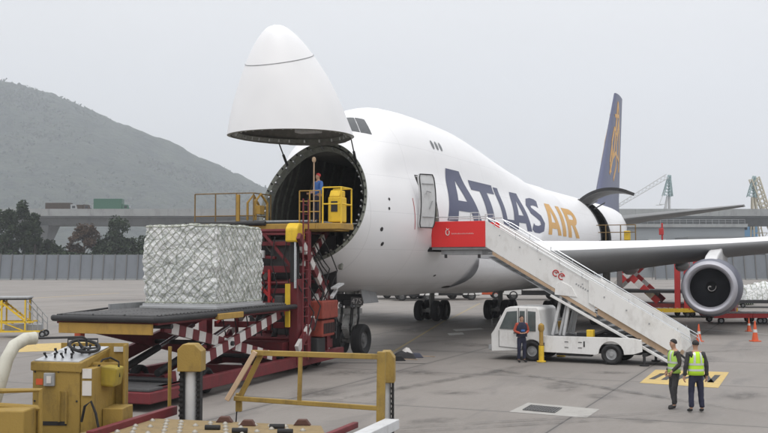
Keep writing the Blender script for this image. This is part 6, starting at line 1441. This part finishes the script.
# dollies, carts, vehicles in the distance
def dolly(label, px, py, m, rz=0, w_=3.4, load=None, group='cargo dollies behind the engine', fr='yellow'):
    Y = gd(py); t = thing('cargo_dolly', label, 'cargo dolly', (at(px, Y), Y, 0), rz, group)
    mb = MB(); mb.box(-w_/2, w_/2, -1.2, 1.2, .42, .55); mb.box(-w_/2, w_/2, -1.25, -1.2, .36, .62); mb.build('bed', M[m], t)
    mb = MB(); 
    for k in range(10): mb.tube([(-w_/2+.2+(w_-.4)*k/9, -1.1, .6), (-w_/2+.2+(w_-.4)*k/9, 1.1, .6)], .05, 6)
    mb.build('rollers', M['grey'], t)
    for x in (-w_/2+.5, w_/2-.5):
        for y in (-1, 1): wheel_mb(.2, .14).build('wheel', [M['black'], M['grey']], t, smooth=True, loc=(x, y, .2))
    mb = MB(); mb.beam((w_/2, 0, .4), (w_/2+.9, 0, .25), .08); mb.build('tow_bar', M['dark'], t); return t
dolly('yellow cargo dolly under the engine nearest the cone', 664, 316.5, 'byellow', R(3)); dolly('yellow cargo dolly directly below the engine intake', 706, 316, 'byellow', R(-4), fr='y')
dolly('red cargo dolly right of the engine', 735, 322.5, 'bred', R(2), 3.6); dolly('red cargo dolly at the right edge behind the cones', 772, 322.5, 'bred', R(1), 3.4)
dolly('low dolly under the wrapped load at right edge', 762, 307, 'dark', 0, 5)
def bundle(name, label, cat, px, py, w_, d, h, m, z=.64):
    Y = gd(py); t = thing(name, label, cat, (at(px, Y), Y+.2, z)); mb = MB(); g_ = 16; vs = []
    for i in range(g_+1):
        for j in range(g_+1):
            u, v = -1+2*i/g_, -1+2*j/g_; hh = max(0, (1-u**6)*(1-v**6))**.5; vs.append((u*w_/2, v*d/2, h*hh*(.85+.3*noise.noise(Vector((u*3, v*2, w_))))))
    mb.add(vs, [(i*(g_+1)+j, (i+1)*(g_+1)+j, (i+1)*(g_+1)+j+1, i*(g_+1)+j+1) for i in range(g_) for j in range(g_)]); mb.build('wrapped_load', M[m], t, smooth=True)
    mb = MB()
    for i in range(9):
        u = -.9+1.8*i/8; mb.tube([(u*w_/2, v*d/2, h*max(0, (1-u**6)*(1-v**6))**.5*(.85+.3*noise.noise(Vector((u*3, v*2, w_))))+.02) for v in [-1+2*k/12 for k in range(13)]], .025, 4)
    mb.build('cargo_net', M['net'], t)
bundle('cargo_bundle', 'white wrapped cargo bundle beyond the engine at right edge', 'cargo', 762, 307, 3.6, 2.4, 1.5, 'wrap')
bundle('green_tarp_bundle', 'green covered cargo bundle just right of the engine', 'cargo', 741, 304.5, 1.6, 2, 1.4, 'leaf', .05)
# yellow belt loader far under the belly
bl = thing('belt_loader', 'yellow belt loader with raised boom seen under the belly', 'belt loader', (at(477, 103), 103, 0), R(0))
mb = MB(); mb.beam((-2.6, 0, .9), (2.6, 0, 2.6), 1.0, .3, up=(0, 0, 1)); mb.build('conveyor_boom', M['byellow'], bl)
mb = MB(); mb.beam((-2.6, 0, 1.08), (2.6, 0, 2.78), .7, .05); mb.build('belt', M['black'], bl)
mb = MB(); mb.box(-1.6, 2.4, -.9, .9, .4, 1.0); mb.box(1.2, 2.4, -.9, .9, 1.0, 1.4); mb.build('body', M['orange'], bl, bevel=.05)
for x in (-1.1, 1.8):
    for y in (-.85, .85): wheel_mb(.4, .25).build('wheel', [M['black'], M['lgrey']], bl, smooth=True, loc=(x, y, .4))
VG = 'service vehicles parked beyond the aircraft'
for i, (px, Y, nm, cat, lb, ln, h, m, cm, rz) in enumerate([(385, 101, 'service_van', 'van', 'white service van far behind the nose gear', 4.8, 2.3, 'white', 'white', 0), (404, 104, 'baggage_truck', 'truck', 'dark flat truck far behind between the nose and main gear', 5.5, 1.5, 'dark', 'white', PI), (449, 99, 'catering_truck', 'truck', 'pale box truck right behind the left main wheels', 6.2, 3.0, 'lgrey', 'white', 0), (414, 97.5, 'service_van', 'van', 'grey service van seen just left of the left main wheels', 4.6, 2.2, 'lgrey', 'white', 0), (532, 100, 'service_truck', 'truck', 'white truck seen between the main wheels and the stairs', 6.0, 2.6, 'white', 'white', PI), (432, 102, 'box_truck', 'truck', 'red fronted truck farthest behind the main wheels', 6, 2.8, 'lgrey', 'bred', 0)]):
    far_vehicle(nm, lb, cat, at(px, Y), Y, 0, ln, 2.1, h, M[m], M[cm], VG, rz)
